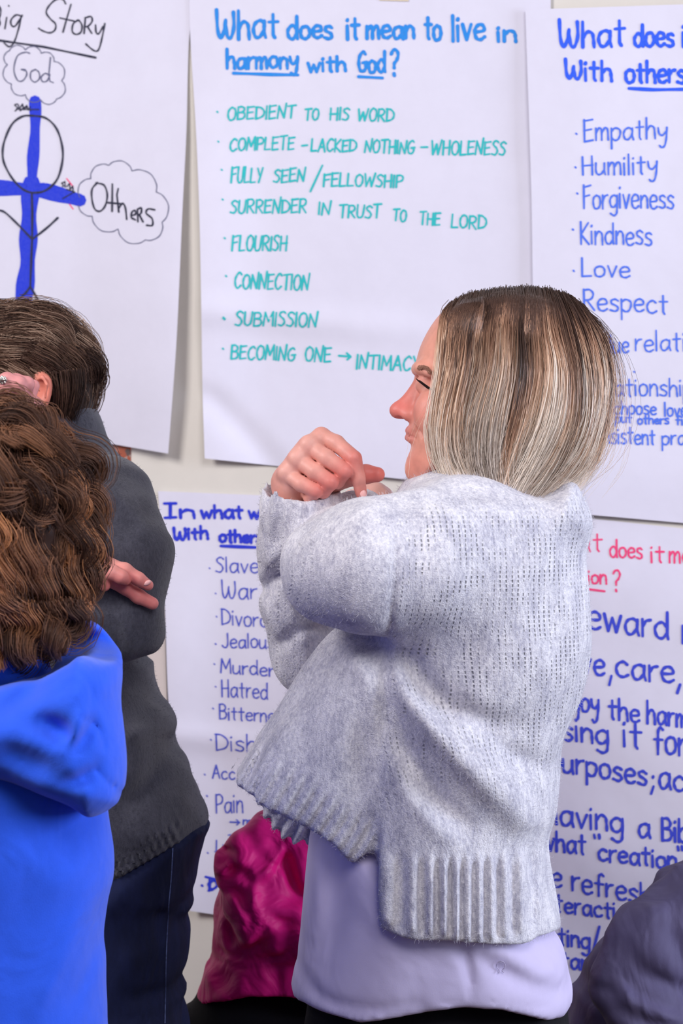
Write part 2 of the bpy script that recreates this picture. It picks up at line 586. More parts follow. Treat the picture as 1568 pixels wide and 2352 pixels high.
# ------------------------------------------------------------------ handwriting
# every glyph: width | strokes; '~' = rounded stroke. x-height 6, capitals 10, descenders -4
GL = {
 'a': (5.4, "~5 4.8 3.4 6 1.2 5.2 .2 3 1 .5 2.8 .2 4.6 2.4 5 4.6|5 5.8 4.9 2 5.6 0"),
 'b': (5.2, "0 10 0 0|~0 4 2 6 4.5 5.5 5 3 4 .5 2 0 0 1.5"),
 'c': (4.8, "~4.5 5 3 6 1 5 .1 3 1 .6 3 0 4.9 1"),
 'd': (5.4, "~4.8 4.5 3 6 1 5 .1 3 1 .5 3 0 4.8 2|5 10 5 1.5 5.4 0"),
 'e': (4.8, "~.3 3 4.4 3.5 4.3 5.3 2.6 6 .8 5 .1 3 1 .6 3 0 4.9 1"),
 'f': (4.0, "~4.2 9.3 3 10 2 9 1.8 6 1.8 0|0 5.5 4 5.5"),
 'g': (5.2, "~4.8 5 3 6 1 5 .1 3 1 .6 3 .2 4.8 2|~5 6 5 0 4.6 -3 2.8 -4 .6 -3"),
 'h': (4.8, "0 10 .1 0|~.1 3.5 2 6 4 5.4 4.5 3 4.8 0"),
 'i': (.8, "0 6 .2 0|0 8.3 .2 8.8"),
 'j': (2.4, "~2 6 2 0 1.5 -3 0 -3.6|2 8.2 2 8.7"),
 'k': (4.4, "0 10 0 0|4 6 0 2.6 4.4 0"),
 'l': (.8, "0 10 .2 0"),
 'm': (6.8, "0 6 .1 0|~.1 3.5 1.7 6 3 5 3.2 0|~3.2 3.5 4.9 6 6.3 5 6.7 0"),
 'n': (4.6, "0 6 .1 0|~.1 3.5 2 6 4 5.2 4.4 3 4.6 0"),
 'o': (5.0, "~2.5 6 .6 5 .1 3 .8 .6 2.6 0 4.4 1 5 3.2 4.2 5.4 2.3 6"),
 'p': (4.9, "0 6 .2 -4|~.1 4.5 2 6 4.5 5.2 4.8 3 3.8 .6 2 0 .2 1.2"),
 'r': (3.3, "0 6 .1 0|~.1 3.2 1.4 5.4 3.3 6"),
 's': (4.1, "~4 5.2 2.4 6 .6 5.2 .8 3.8 3.3 2.6 4 1.2 2.6 0 0 .6"),
 't': (4.0, "1.8 9 1.9 1 2.6 0|0 6 4 6.2"),
 'u': (5.0, "~0 6 0 2 1 .2 2.8 .4 4.4 2.4|4.5 6 4.5 2 5 0"),
 'v': (4.2, "0 6 2 0 4.2 6"),
 'w': (6.6, "0 6 1.6 0 3.2 5 4.8 0 6.6 6"),
 'y': (4.8, "~0 6 .6 3 2.4 2.2 4.4 4|~4.8 6 4.5 1 3.6 -3 2 -4 .8 -3"),
 'A': (6.0, "0 0 3 10 6 0|1.2 3.6 5 3.8"),
 'B': (5.4, "0 10 .2 0|~0 9.8 3 10 4.6 8 3.6 6 .2 5.4|~.2 5.4 4 5.2 5.3 3 4 .6 .2 0"),
 'C': (5.4, "~5.2 8.6 3.6 10 1.2 8 .1 4.8 1 1.2 3 0 5.4 1.8"),
 'D': (6.0, "0 10 .3 0|~-.6 9.8 2.5 9.6 5.2 7.4 6 4.6 4.6 1.6 .3 0"),
 'E': (4.8, "0 10 .2 0|-.3 9.4 4.6 10|-.2 5 4 5.6|.2 0 4.8 .6"),
 'F': (4.8, "0 10 .2 0|-.2 9 4.8 10|.1 5 4 5.8"),
 'G': (5.8, "~5 8.8 3.4 10 1 8 .1 4.6 1 1 3 0 5 1.4 5.4 4.2|3 4.4 6 4.8"),
 'H': (5.6, "0 10 .3 0|5 10.4 5.3 0|-.2 5 5.6 5.4"),
 'I': (3.4, "1.7 10 1.7 0|-.3 10 3.6 10|-.1 0 3.6 .3"),
 'i_': (.6, "0 10 .2 0"),
 'J': (4.6, "~4 10 4.2 3 3.4 .6 1.6 .2 0 1.6"),
 'K': (5.2, "0 10 .3 0|4.8 9.6 .2 4.4 5.2 0"),
 'L': (4.6, "0 10 .1 0 4.6 .4"),
 'M': (6.8, "0 0 .6 10 3.4 3 6.2 10.4 6.8 0"),
 'N': (5.6, "0 0 .4 9.6 4.8 .4 5.6 11.4"),
 'O': (5.6, "~2.8 10 .8 8.4 0 5 1 1.2 2.8 0 4.8 1.4 5.6 5 4.8 8.6 2.6 10"),
 'P': (5.0, "0 10 .3 0|~0 9.6 3 10 5 8 4 5.4 .2 4.4"),
 'R': (5.4, "0 10 .3 0|~0 9.6 3 10 4.8 8 3.6 5.4 .2 4.6|1.6 4.8 5.4 0"),
 'S': (4.6, "~4.6 8.8 3 10 .8 9 .8 7 3.4 4.8 4.2 2.4 2.6 .2 0 .8"),
 'T': (5.4, "2.6 10 2.7 0|-.2 9.6 5.6 10.2"),
 'U': (5.2, "~0 10 .1 3 1.2 .4 3 .2 4.6 2.2 5.2 10"),
 'V': (5.2, "0 10 2.4 0 5.2 10.4"),
 'W': (8.0, "0 10 1.6 0 4 7.4 5.8 0 8 10.4"),
 'w_': (8.0, "~0 10 .5 3 1.8 0 3.4 3 4 6.4|~3.9 5 4.8 .6 6.4 .4 7.6 4 7.4 9.2"),
 'Y': (5.0, "0 10 2.4 5|5 10.4 2.2 0"),
 '?': (4.2, "~0 8.4 1.2 10 3.2 10 4.2 8.2 3.2 6 1.9 4.8 1.8 3|1.7 .8 1.9 0"),
 ',': (1.0, ".8 1.2 .1 -2.2"),
 ';': (1.0, ".8 1.2 .1 -2.2|.6 5 .7 5.5"),
 '-': (3.4, "0 4.6 3.4 4.8"),
 '/': (3.0, "3 11 0 -1.5"),
 '"': (1.6, "0 10 .2 8.4|1.4 10 1.5 8.4"),
}


def word_strokes(txt, x0, y0, x1, y1, H, slant=0.06, jit=0.05, seed=0, gap=1.6, upper_i=False):
    r = random.Random(sum(map(ord, txt)) + int(x0) + seed)
    seq = []
    i = 0
    while i < len(txt):
        ch = txt[i]
        if ch == '^' : ch = 'w_'           # rounded W
        if ch == 'I' and upper_i: ch = 'i_'
        seq.append(ch); i += 1
    W = sum(GL[c][0] for c in seq) + gap * (len(seq) - 1)
    L = math.hypot(x1 - x0, y1 - y0)
    sx = L / max(W, 0.1)
    sy = H / 10.0
    ux, uy = (x1 - x0) / L, (y1 - y0) / L
    out = []
    cx = 0.0
    for c in seq:
        w, st = GL[c]
        dy = r.uniform(-jit, jit) * H * 0.8
        sc = 1 + r.uniform(-jit, jit) * 1.4
        rt = r.uniform(-jit, jit)
        for s in st.split('|'):
            sm = s.startswith('~')
            v = [float(t) for t in s.lstrip('~').split()]
            pts = np.array(v).reshape(-1, 2)
            a = (pts[:, 0] + cx) * sx + slant * pts[:, 1] * sy
            b = pts[:, 1] * sy * sc + rt * pts[:, 0] * sx * 0.5 + dy
            X = x0 + ux * a + (0) * b
            Y = y0 + uy * a - b
            q = np.stack([X, Y], 1)
            out.append(catmull(q, 6) if sm else q)
        cx += w + gap
    return out


def ribbon(strokes, width, hf, seed=1, lift=0.0007):
    """flat marker strokes lying on the sheet: returns verts, tris/quads"""
    r = random.Random(seed)
    V, Q, H = [], [], []
    cnt = 0
    for s in strokes:
        s = np.asarray(s, float)
        if len(s) == 1: s = np.vstack([s, s + [0.8, 0.8]])
        # densify
        d = [s[0]]
        for a, b in zip(s[:-1], s[1:]):
            n = max(1, int(np.linalg.norm(b - a) / 14))
            for k in range(1, n + 1): d.append(a + (b - a) * k / n)
        s = np.array(d)
        ph = r.uniform(0, 6)
        for i in range(len(s) - 1):
            a, b = s[i], s[i + 1]
            t = b - a
            L = np.linalg.norm(t)
            if L < 1e-6: continue
            nrm = np.array([-t[1], t[0]]) / L
            wa = width * 0.5 * (1 + 0.14 * math.sin(ph + i * 0.9))
            wb = width * 0.5 * (1 + 0.14 * math.sin(ph + (i + 1) * 0.9))
            o = len(V)
            V += [a + nrm * wa, b + nrm * wb, b - nrm * wb, a - nrm * wa]
            cnt += 1
            H += [(cnt % 120) * 3e-6] * 4
            Q.append((o, o + 3, o + 2, o + 1))
        for i, p in enumerate(s):            # round joints
            w = width * 0.5 * (1 + 0.14 * math.sin(ph + i * 0.9))
            o = len(V)
            for k in range(8):
                an = 2 * math.pi * k / 8
                V.append(p + w * np.array([math.cos(an), math.sin(an)]))
            cnt += 1
            H += [(cnt % 120) * 3e-6] * 8
            Q += [(o, o + 1, o + 2, o + 3), (o, o + 3, o + 4, o + 7), (o + 4, o + 5, o + 6, o + 7)]
    P = np.array([wallpt(v[0], v[1], hf(v[0], v[1]) + lift + e) for v, e in zip(V, H)])
    return P, np.array(Q)


def ink(name, rgb):
    m, nt, b = nodes(name)
    b.inputs['Roughness'].default_value = 0.7
    b.inputs['Specular IOR Level'].default_value = 0.2
    tc = N(nt, 'ShaderNodeTexCoord')
    n = N(nt, 'ShaderNodeTexNoise', Scale=260.0, Detail=3.0)
    nt.links.new(tc.outputs['Object'], n.inputs['Vector'])
    mx = N(nt, 'ShaderNodeMix', data_type='RGBA')
    c = lin(*rgb)
    mx.inputs[6].default_value = c
    mx.inputs[7].default_value = tuple(v + (0.75 - v) * 0.09 for v in c[:3]) + (1,)
    nt.links.new(n.outputs['Fac'], mx.inputs[0])
    nt.links.new(mx.outputs[2], b.inputs['Base Color'])
    return m


I_sky = ink('sky_blue_marker', (0, 142, 236))
I_teal = ink('teal_marker', (0, 196, 198))
I_blue = ink('blue_marker', (20, 92, 250))
I_pale = ink('worn_blue_marker', (72, 118, 242))
I_deep = ink('deep_blue_marker', (0, 40, 214))
I_viol = ink('violet_blue_marker', (64, 80, 206))
I_navy = ink('navy_marker', (46, 66, 218))
I_pink = ink('pink_marker', (255, 60, 128))
I_black = ink('black_marker', (22, 24, 58))
I_grey = ink('grey_pen', (96, 98, 132))
I_cross = ink('broad_blue_marker', (0, 48, 222))

M_paper = simple_mat('flip_chart_paper', lin(234, 231, 246), 0.85, noise=0.03, scale=14, bump=0.25, bscale=35)


class Poster:
    def __init__(s, label, left, right, hf, nu=56, nv=80, group='flip chart sheets taped to the wall'):
        """left/right: px polylines from the top to the bottom corner"""
        L = resample(np.array(left, float), nv)
        R = resample(np.array(right, float), nv)
        s.hf = hf
        V = []
        for back in (0, 1):
            for j in range(nv):
                for i in range(nu):
                    t = i / (nu - 1)
                    p = L[j] * (1 - t) + R[j] * t
                    V.append(wallpt(p[0], p[1], hf(p[0], p[1]) - 0.0006 * back))
        V = np.array(V)
        ij = np.arange(nu * nv).reshape(nv, nu)
        q = np.stack([ij[:-1, :-1], ij[1:, :-1], ij[1:, 1:], ij[:-1, 1:]], -1).reshape(-1, 4)
        o = nu * nv
        F = [q, q[:, ::-1] + o]
        s.org = V[:o].mean(0)
        # the cut edges get vertices of their own so the sheet's face stays smooth
        for e, flip in ((ij[0], 0), (ij[-1], 1), (ij[:, 0], 1), (ij[:, -1], 0)):
            e = np.asarray(e)
            n0, ne = len(V), len(e)
            V = np.vstack([V, V[e], V[e + o]])
            a = n0 + np.arange(ne)
            k = np.stack([a[:-1], a[1:], a[1:] + ne, a[:-1] + ne], -1)
            F.append(k[:, ::-1] if flip else k)
        s.o = mesh_np('flip_chart_sheet', V, F, M_paper, origin=s.org)
        tag(s.o, label, 'poster', group)

    def draw(s, strokes, width, mat, name='written_line', label=None, lift=0.0007):
        V, Q = ribbon(strokes, width, s.hf, lift=lift)
        o = mesh_np(name, V, Q, mat, origin=s.org, parent=s.o, smooth=False)
        if label: o['label'] = label
        return o

    def line(s, words, width, mat, name='written_line', extra=(), slant=0.06, jit=0.05, upper=False, label=None):
        st = []
        for w in words:
            st += word_strokes(*w, slant=slant, jit=jit, upper_i=upper)
        st += [np.array(e, float) for e in extra]
        return s.draw(st, width, mat, name, label)


def sm(a, b, x):
    t = min(1, max(0, (x - a) / (b - a)))
    return t * t * (3 - 2 * t)


# ---- sheet with the story diagram, upper left: its right edge lifts off the wall
def hA(x, y):
    return (0.005 + 0.034 * sm(150, 430, x) * sm(60, 1000, y) + 0.0012 * math.sin(x * 0.012 + y * 0.006)
            + 0.0016 * math.sin(y * 0.021 + x * 0.004) * sm(500, 900, y))


A = Poster('flip chart sheet with a stick figure, blue cross and two thought clouds in black marker',
           [(-420, -90), (-430, 450), (-440, 900)], [(452, -40), (434, 90), (428, 300), (418, 500), (407, 750), (397, 900), (386, 1042)], hA)


def c1(*v):
    p = np.array(v, float).reshape(-1, 2) * 0.3061
    return p


def c1s(*v): return catmull(c1(*v), 6)


A.draw([c1s(-14, 40, 2, 60, 4, 100, -6, 140, 0, 180, -16, 200), c1(50, 130, 36, 215), c1(64, 42, 66, 46),
        c1s(160, 120, 120, 112, 82, 150, 86, 190, 112, 196, 145, 150, 166, 115), c1s(160, 120, 140, 210, 108, 310, 70, 350, 30, 322),
        c1s(492, 28, 470, -6, 420, -4, 370, 40, 346, 92, 376, 140, 416, 180, 410, 226, 372, 246, 322, 232, 290, 212),
        c1(532, 32, 500, 140, 472, 240), c1(448, 134, 556, 158),
        c1s(584, 150, 548, 180, 542, 236, 572, 258, 606, 240, 614, 190, 590, 152, 574, 158),
        c1(640, 132, 630, 250), c1s(636, 134, 682, 124, 690, 160, 660, 196, 634, 200), c1(656, 200, 688, 250),
        c1s(716, 186, 720, 240, 740, 252, 772, 200), c1s(786, 176, 770, 260, 748, 350, 726, 384, 690, 370, 644, 330)],
       3.8, I_black, 'heading', 'heading written in black marker')
A.draw([c1(-40, 298, 0, 304, 330, 352, 716, 432)], 5.0, I_black, 'underline')


def cloud(pts, out=0.42):
    st = []
    n = len(pts)
    cx, cy = np.mean(pts, axis=0)
    for i in range(n):
        a = np.array(pts[i], float); b = np.array(pts[(i + 1) % n], float)
        m = (a + b) / 2
        d = np.array([-(b - a)[1], (b - a)[0]])
        if d @ (m - [cx, cy]) < 0: d = -d
        arc = [a, a * .84 + b * .16 + d * out * .55, m * 1.0 + d * out * 0.9, a * .16 + b * .84 + d * out * .55, b]
        st.append(catmull(np.array(arc), 6))
    return st


A.draw(cloud(c1(70, 380, 190, 375, 310, 400, 405, 460, 462, 605, 425, 742, 305, 748, 190, 710, 85, 630, 55, 485), 0.36),
       2.2, I_grey, 'cloud_outline', 'grey outline of the upper cloud')
A.draw([c1s(222, 400, 190, 392, 130, 420, 104, 520, 130, 600, 170, 605, 200, 560, 190, 525, 160, 520, 186, 530),
        c1s(268, 520, 232, 540, 230, 590, 262, 616, 296, 586, 290, 540, 262, 520),
        c1s(372, 570, 340, 550, 308, 580, 320, 612, 352, 606, 374, 560), c1(378, 432, 366, 560, 374, 610, 400, 620)],
       3.0, I_grey, 'written_line')
A.draw([c1(262, 760, 266, 860, 262, 1000, 248, 1180, 236, 1420)], 25, I_cross, 'cross_bar', 'broad blue upright of the cross')
A.draw([c1(236, 1380, 222, 1500, 212, 1800, 206, 2000, 182, 2200, 172, 2290)], 38, I_cross, 'cross_bar', 'broad blue foot of the cross')
A.draw([c1(-60, 1408, 60, 1412, 230, 1422, 330, 1430, 460, 1464, 600, 1502)], 33, I_cross, 'cross_bar', 'broad blue arms of the cross')
A.draw([c1s(250, 868, 170, 872, 90, 930, 34, 1050, 18, 1150, 36, 1240, 100, 1350, 180, 1425, 260, 1446, 350, 1424, 430, 1340, 468, 1200, 462, 1080, 420, 960, 340, 884, 230, 866),
        c1(238, 1446, 242, 1600, 240, 1800, 226, 2160), c1s(-10, 1575, 40, 1596, 130, 1680, 236, 1790), c1s(432, 1634, 350, 1710, 240, 1796),
        c1s(226, 2150, 190, 2200, 130, 2250), c1s(226, 2150, 256, 2200, 290, 2260)],
       4.6, I_black, 'stick_figure', lift=0.0015)
A.draw([c1s(130, 780, 110, 786, 128, 810, 112, 834), c1(136, 784, 140, 820, 168, 780, 176, 822, 200, 790, 210, 824, 228, 800),
        c1(130, 818, 290, 822), c1(150, 830, 190, 800, 230, 830)], 2.6, I_black, 'scribble', lift=0.0015)
A.draw([c1s(480, 1366, 462, 1374, 476, 1390, 466, 1400), c1(486, 1360, 488, 1404), c1(500, 1400, 520, 1376, 524, 1420, 545, 1396, 548, 1440, 556, 1446),
        c1(500, 1420, 560, 1440), c1(470, 1490, 556, 1440)], 2.6, I_black, 'scribble', lift=0.0015)
A.draw([c1(500, 1340, 548, 1400), c1(478, 1490, 520, 1530, 548, 1568)], 2.6, I_pink, 'arrow', 'faint pink arrow strokes')
A.draw(cloud(c1(680, 1340, 815, 1240, 990, 1282, 1172, 1440, 1215, 1668, 1090, 1800, 885, 1718, 690, 1622, 598, 1480), 0.34),
       2.2, I_grey, 'cloud_outline', 'grey outline of the right cloud')
A.draw([c1s(730, 1370, 690, 1420, 690, 1500, 712, 1570, 752, 1584, 790, 1540, 804, 1460, 780, 1390, 720, 1372),
        c1(842, 1380, 840, 1585), c1(886, 1415, 876, 1460, 890, 1590), c1(806, 1520, 920, 1530), c1s(892, 1560, 920, 1526, 940, 1560, 950, 1645),
        c1s(984, 1620, 1016, 1606, 1012, 1580, 990, 1590, 984, 1630, 1016, 1650), c1(1030, 1570, 1034, 1664), c1s(1030, 1570, 1060, 1560, 1056, 1600, 1034, 1614), c1(1046, 1614, 1072, 1664),
        c1s(1160, 1574, 1110, 1568, 1096, 1600, 1140, 1640, 1142, 1690, 1100, 1690)], 4.2, I_black, 'written_line')


# ---- sheet about harmony, upper middle
def hB(x, y):
    return (0.007 + 0.016 * (1 - sm(440, 620, x)) * sm(120, 420, y) + 0.0022 * math.sin(y * 0.011 + x * 0.003) * sm(150, 700, y)
            + 0.008 * math.exp(-((y - 712 - (x - 470) * 0.10) / 34.0) ** 2) * sm(1200, 700, x)
            - 0.009 * math.exp(-(((x - 470) * 0.72 - (y - 900) * 0.69) / 30.0) ** 2) * sm(850, 930, y) * sm(800, 560, x)
            + 0.004 * sm(900, 1080, y))


B = Poster('flip chart sheet asking about living in harmony, sky blue heading above a teal list',
           [(434, -40), (437, 90), (450, 300), (458, 500), (462, 700), (465, 900), (470, 1053)],
           [(1264, -40), (1265, 250), (1262, 600), (1268, 900), (1285, 1138)], hB)
B.line([('^hat', 497, 88, 638, 88, 62), ('does', 660, 88, 762, 88, 49), ('it', 797, 90, 824, 90, 50), ('mean', 842, 88, 950, 89, 46),
        ('to', 976, 90, 1012, 92, 56), ('live', 1039, 93, 1112, 90, 62), ('in', 1143, 94, 1184, 96, 38)], 8.2, I_sky, 'heading', slant=0.0,
       label='top row of the heading in sky blue marker')
B.line([('harmony', 521, 157, 683, 156, 42), ('with', 707, 165, 793, 163, 34), ('God', 823, 165, 884, 166, 48), ('?', 898, 174, 914, 174, 58)],
       7.6, I_sky, 'heading', slant=0.0, extra=[[(536, 168), (620, 171), (684, 172)], [(823, 176), (878, 179)]],
       label='lower row of the heading, two words underlined')


def bul(x, y): return [(x - .6, y - .6), (x + .8, y + .8)]


BL = [([('OBEDIENT', 522, 276, 676, 270, 29), ('TO', 699, 276, 730, 276, 27), ('HIS', 757, 275, 800, 275, 28), ('WORD', 821, 277, 903, 278, 28)], (499, 257)),
      ([('COMPLETE', 527, 346, 674, 343, 30), ('-', 692, 346, 704, 345, 28), ('LACKED', 714, 348, 817, 348, 28), ('NOTHING', 837, 350, 950, 354, 29), ('-', 965, 352, 980, 352, 28),
        ('WHOLENESS', 989, 355, 1159, 355, 31)], (501, 325)),
      ([('FULLY', 530, 420, 600, 418, 34), ('SEEN', 628, 419, 698, 417, 30), ('/', 713, 431, 735, 431, 46), ('FELLOWSHIP', 742, 427, 923, 430, 29)], (509, 390)),
      ([('SURRENDER', 529, 490, 702, 489, 31), ('IN', 731, 493, 757, 493, 27), ('TRUST', 778, 499, 872, 501, 30), ('TO', 902, 507, 931, 509, 28), ('THE', 963, 515, 1009, 518, 28), ('LORD', 1036, 522, 1115, 527, 30)], (511, 458)),
      ([('FLOURISH', 532, 576, 657, 576, 34)], (516, 547)),
      ([('CONNECTION', 538, 662, 707, 667, 34)], (519, 634)),
      ([('SUBMISSION', 540, 747, 726, 750, 33)], (514, 731)),
      ([('BECOMING', 530, 824, 676, 828, 31), ('ONE', 700, 829, 758, 832, 31), ('INTIMACY', 818, 846, 962, 853, 33)], (512, 801))]
for i, (w, b) in enumerate(BL):
    ex = [[(778, 817), (805, 819)], [(796, 811), (805, 819), (797, 826)]] if i == 7 else []
    ex.append(bul(*b))
    if i == 6: ex += [[(512, 731), (516, 732)], [(513, 729), (515, 734)]]
    B.line(w, 4.4, I_teal, 'written_line', extra=ex, slant=0.10, upper=True)


# ---- sheet about others, upper right, overlapping the middle sheet
def hC(x, y):
    return (0.019 + 0.0022 * math.sin(y * 0.009 + x * 0.004) + 0.0016 * math.sin(y * 0.023 - x * 0.003) * sm(600, 1000, y)
            - 0.006 * sm(1300, 1600, x))


C = Poster('flip chart sheet listing empathy, humility and kindness in blue marker at upper right',
           [(1206, 22), (1212, 200), (1220, 450), (1223, 650), (1228, 900), (1236, 1172)],
           [(1990, -4), (1998, 600), (2010, 1240)], hC)
C.line([('^hat', 1284, 106, 1434, 106, 62), ('does', 1456, 107, 1546, 106, 50), ('it', 1568, 108, 1598, 108, 52)], 8, I_blue, 'heading', slant=0.0,
       label='top row of the heading in strong blue')
C.line([('^ith', 1298, 181, 1404, 187, 46), ('others', 1436, 188, 1572, 190, 48)], 8, I_blue, 'heading', slant=0.0, extra=[[(1444, 203), (1500, 206), (1568, 205)]],
       label='lower row of the heading, underlined')
CL = [([('Empathy', 1341, 325, 1531, 318, 48)], (1323, 307)), ([('Humility', 1337, 402, 1508, 399, 44)], (1321, 384)),
      ([('Forgiveness', 1340, 478, 1546, 478, 50)], (1325, 444)), ([('Kindness', 1333, 560, 1496, 563, 50)], (1315, 527)),
      ([('Love', 1336, 633, 1445, 636, 40)], (1317, 622)), ([('Respect', 1340, 712, 1532, 720, 48)], None),
      ([('Value', 1358, 811, 1443, 811, 42), ('relati', 1459, 806, 1572, 806, 44)], None),
      ([('Relationship', 1352, 909, 1588, 910, 42)], (1456, 854)),
      ([('-', 1393, 950, 1400, 950, 26), ('choose', 1410, 950, 1506, 953, 30), ('love', 1526, 956, 1576, 956, 30)], None),
      ([('-', 1387, 974, 1394, 974, 20), ('put', 1413, 970, 1450, 971, 21), ('others', 1464, 974, 1535, 974, 20), ('fir', 1552, 976, 1578, 976, 20)], None),
      ([('consistent', 1350, 1016, 1503, 1021, 38), ('pra', 1520, 1021, 1574, 1022, 34)], (1418, 988))]
for i, (w, b) in enumerate(CL):
    C.line(w, 4.6 if i < 6 else 4.2, I_pale, 'written_line', extra=[bul(*b)] if b else [], slant=0.0)


# ---- sheet about harm, lower left
def hD(x, y):
    return (0.007 + 0.002 * math.sin(y * 0.012 + x * 0.005) + 0.007 * math.exp(-((y - 1690 - (x - 410) * 0.10) / 30.0) ** 2)
            + 0.018 * (1 - sm(370, 520, x)) * sm(1150, 1500, y) + 0.004 * sm(1900, 2080, y))


D = Poster('flip chart sheet with a deep blue heading and a list of wrongs at lower left',
           [(363, 1128), (371, 1250), (379, 1400), (386, 1600), (402, 1800), (436, 2092)],
           [(960, 1152), (985, 1600), (1010, 2180)], hD)
D.line([('In', 379, 1190, 446, 1190, 32), ('what', 462, 1190, 556, 1190, 30), ('w', 571, 1190, 596, 1190, 28)], 7.4, I_deep, 'heading', slant=0.0, label='top row of the heading in deep blue')
D.line([('^ith', 399, 1240, 477, 1238, 28), ('others', 504, 1245, 602, 1246, 28)], 7.4, I_deep, 'heading', slant=0.0, extra=[[(507, 1254), (604, 1258)]], label='lower row of the heading, underlined')
DL = [([('Slavery', 496, 1313, 634, 1319, 36)], (481, 1305)), ([('^ar', 509, 1374, 589, 1375, 40)], (495, 1363)), ([('Divorce', 509, 1434, 634, 1442, 37)], (497, 1416)),
      ([('Jealous', 510, 1487, 628, 1489, 33)], (495, 1479)), ([('Murder', 507, 1545, 629, 1553, 31)], (492, 1525)), ([('Hatred', 509, 1600, 614, 1606, 36)], (495, 1577)),
      ([('Bitterness', 504, 1652, 664, 1661, 32)], (489, 1627)), ([('Dish', 496, 1722, 588, 1728, 37)], (484, 1699)), ([('Acc', 488, 1788, 539, 1790, 30)], (470, 1779)),
      ([('Pain', 496, 1866, 557, 1867, 42)], (475, 1828))]
for w, b in DL:
    D.line(w, 3.4, I_viol, 'written_line', extra=[bul(*b)], slant=0.0)
D.line([('m', 558, 1893, 577, 1894, 18)], 3.2, I_viol, 'written_line', extra=[[(528, 1888), (550, 1889)], [(543, 1883), (550, 1889), (543, 1895)]])
D.draw([[(524, 1918), (543, 1917)], [(537, 1913), (543, 1917), (537, 1922)]], 2.8, I_viol, 'arrow')
D.draw([[(497, 1930), (496, 1978)], [(493, 1956), (514, 1950)], [(512, 1940), (513, 1976)], bul(477, 1959)], 3.0, I_viol, 'written_line')
D.draw([[(472, 2014), (498, 2020), (503, 2030), (488, 2044), (478, 2046)], [(481, 2016), (480, 2046)], catmull(np.array([(486, 2022), (478, 2032), (486, 2042), (498, 2036), (494, 2024), (484, 2026), (482, 2040)]), 5), bul(464, 2034)],
       5.0, I_deep, 'written_line')


# ---- sheet about creation, lower right
def hE(x, y):
    return 0.007 + 0.0024 * math.sin(y * 0.010 + x * 0.004) + 0.0016 * math.sin(y * 0.019 - x * 0.008)


E = Poster('flip chart sheet with a pink heading about creation and large blue writing at lower right',
           [(1180, 1172), (1172, 1600), (1160, 2330)], [(1960, 1256), (1990, 1800), (2020, 2480)], hE)
E.line([('^hat', 1246, 1266, 1382, 1268, 42), ('does', 1400, 1278, 1474, 1282, 40), ('it', 1495, 1290, 1524, 1292, 42), ('me', 1537, 1292, 1584, 1294, 42)], 4.6, I_pink, 'heading', slant=0.0,
       label='top row of the heading in pink')
E.line([('tion', 1334, 1340, 1392, 1342, 34), ('?', 1408, 1356, 1423, 1357, 50)], 4.8, I_pink, 'heading', slant=0.0, extra=[[(1340, 1352), (1388, 1358)]], label='lower row of the heading in pink')
EL = [[('teward', 1318, 1440, 1534, 1469, 64), ('r', 1567, 1476, 1590, 1478, 64)],
      [('ve', 1336, 1546, 1387, 1550, 60), (',', 1398, 1560, 1405, 1561, 60), ('care', 1414, 1554, 1546, 1569, 58), (',', 1554, 1580, 1563, 1582, 60)],
      [('njoy', 1300, 1632, 1374, 1638, 50), ('the', 1398, 1651, 1467, 1659, 46), ('harm', 1486, 1660, 1578, 1672, 50)],
      [('sing', 1292, 1699, 1396, 1711, 54), ('it', 1432, 1715, 1472, 1719, 58), ('for', 1502, 1731, 1574, 1736, 64)],
      [('purposes', 1262, 1768, 1484, 1803, 52), (';', 1494, 1812, 1502, 1813, 52), ('ac', 1513, 1812, 1570, 1818, 58)],
      [('having', 1252, 1888, 1430, 1914, 54), ('a', 1466, 1924, 1492, 1926, 50), ('Bib', 1520, 1931, 1580, 1936, 50)],
      [('what', 1246, 1952, 1344, 1963, 46), ('"', 1364, 1966, 1377, 1966, 48), ('creation', 1374, 1976, 1553, 1996, 44), ('"', 1556, 1996, 1567, 1996, 52)],
      [('be', 1236, 2034, 1289, 2039, 52), ('refreshi', 1314, 2046, 1504, 2080, 50)],
      [('interactio', 1244, 2090, 1436, 2114, 40)],
      [('sting', 1262, 2168, 1354, 2178, 40), ('/', 1358, 2190, 1376, 2190, 58)],
      [('star', 1270, 2220, 1348, 2230, 40)]]
for i, w in enumerate(EL):
    E.line(w, 7.0 if i not in (2, 7, 8, 9, 10) else 6.4, I_navy, 'written_line', slant=0.0, jit=0.04)


# ---- sheet mostly hidden behind the person in grey, with one stray mark
def hF(x, y): return 0.004 + 0.001 * math.sin(y * 0.02)


M_paper2 = simple_mat('warm_paper', lin(238, 226, 222), 0.85, noise=0.03, scale=14)
F_ = Poster('plain sheet of paper mostly hidden behind the grey sweater, with black marks at its edge',
            [(40, 1230), (50, 1600), (60, 1990)], [(374, 1236), (380, 1500), (392, 1900)], hF, 20, 30, group=None)
F_.o.data.materials.clear(); F_.o.data.materials.append(M_paper2)
F_.draw([[(330, 1430), (346, 1438), (358, 1442)], [(346, 1446), (352, 1438), (351, 1428)], bul(362, 1336)], 4, I_black, 'scribble')

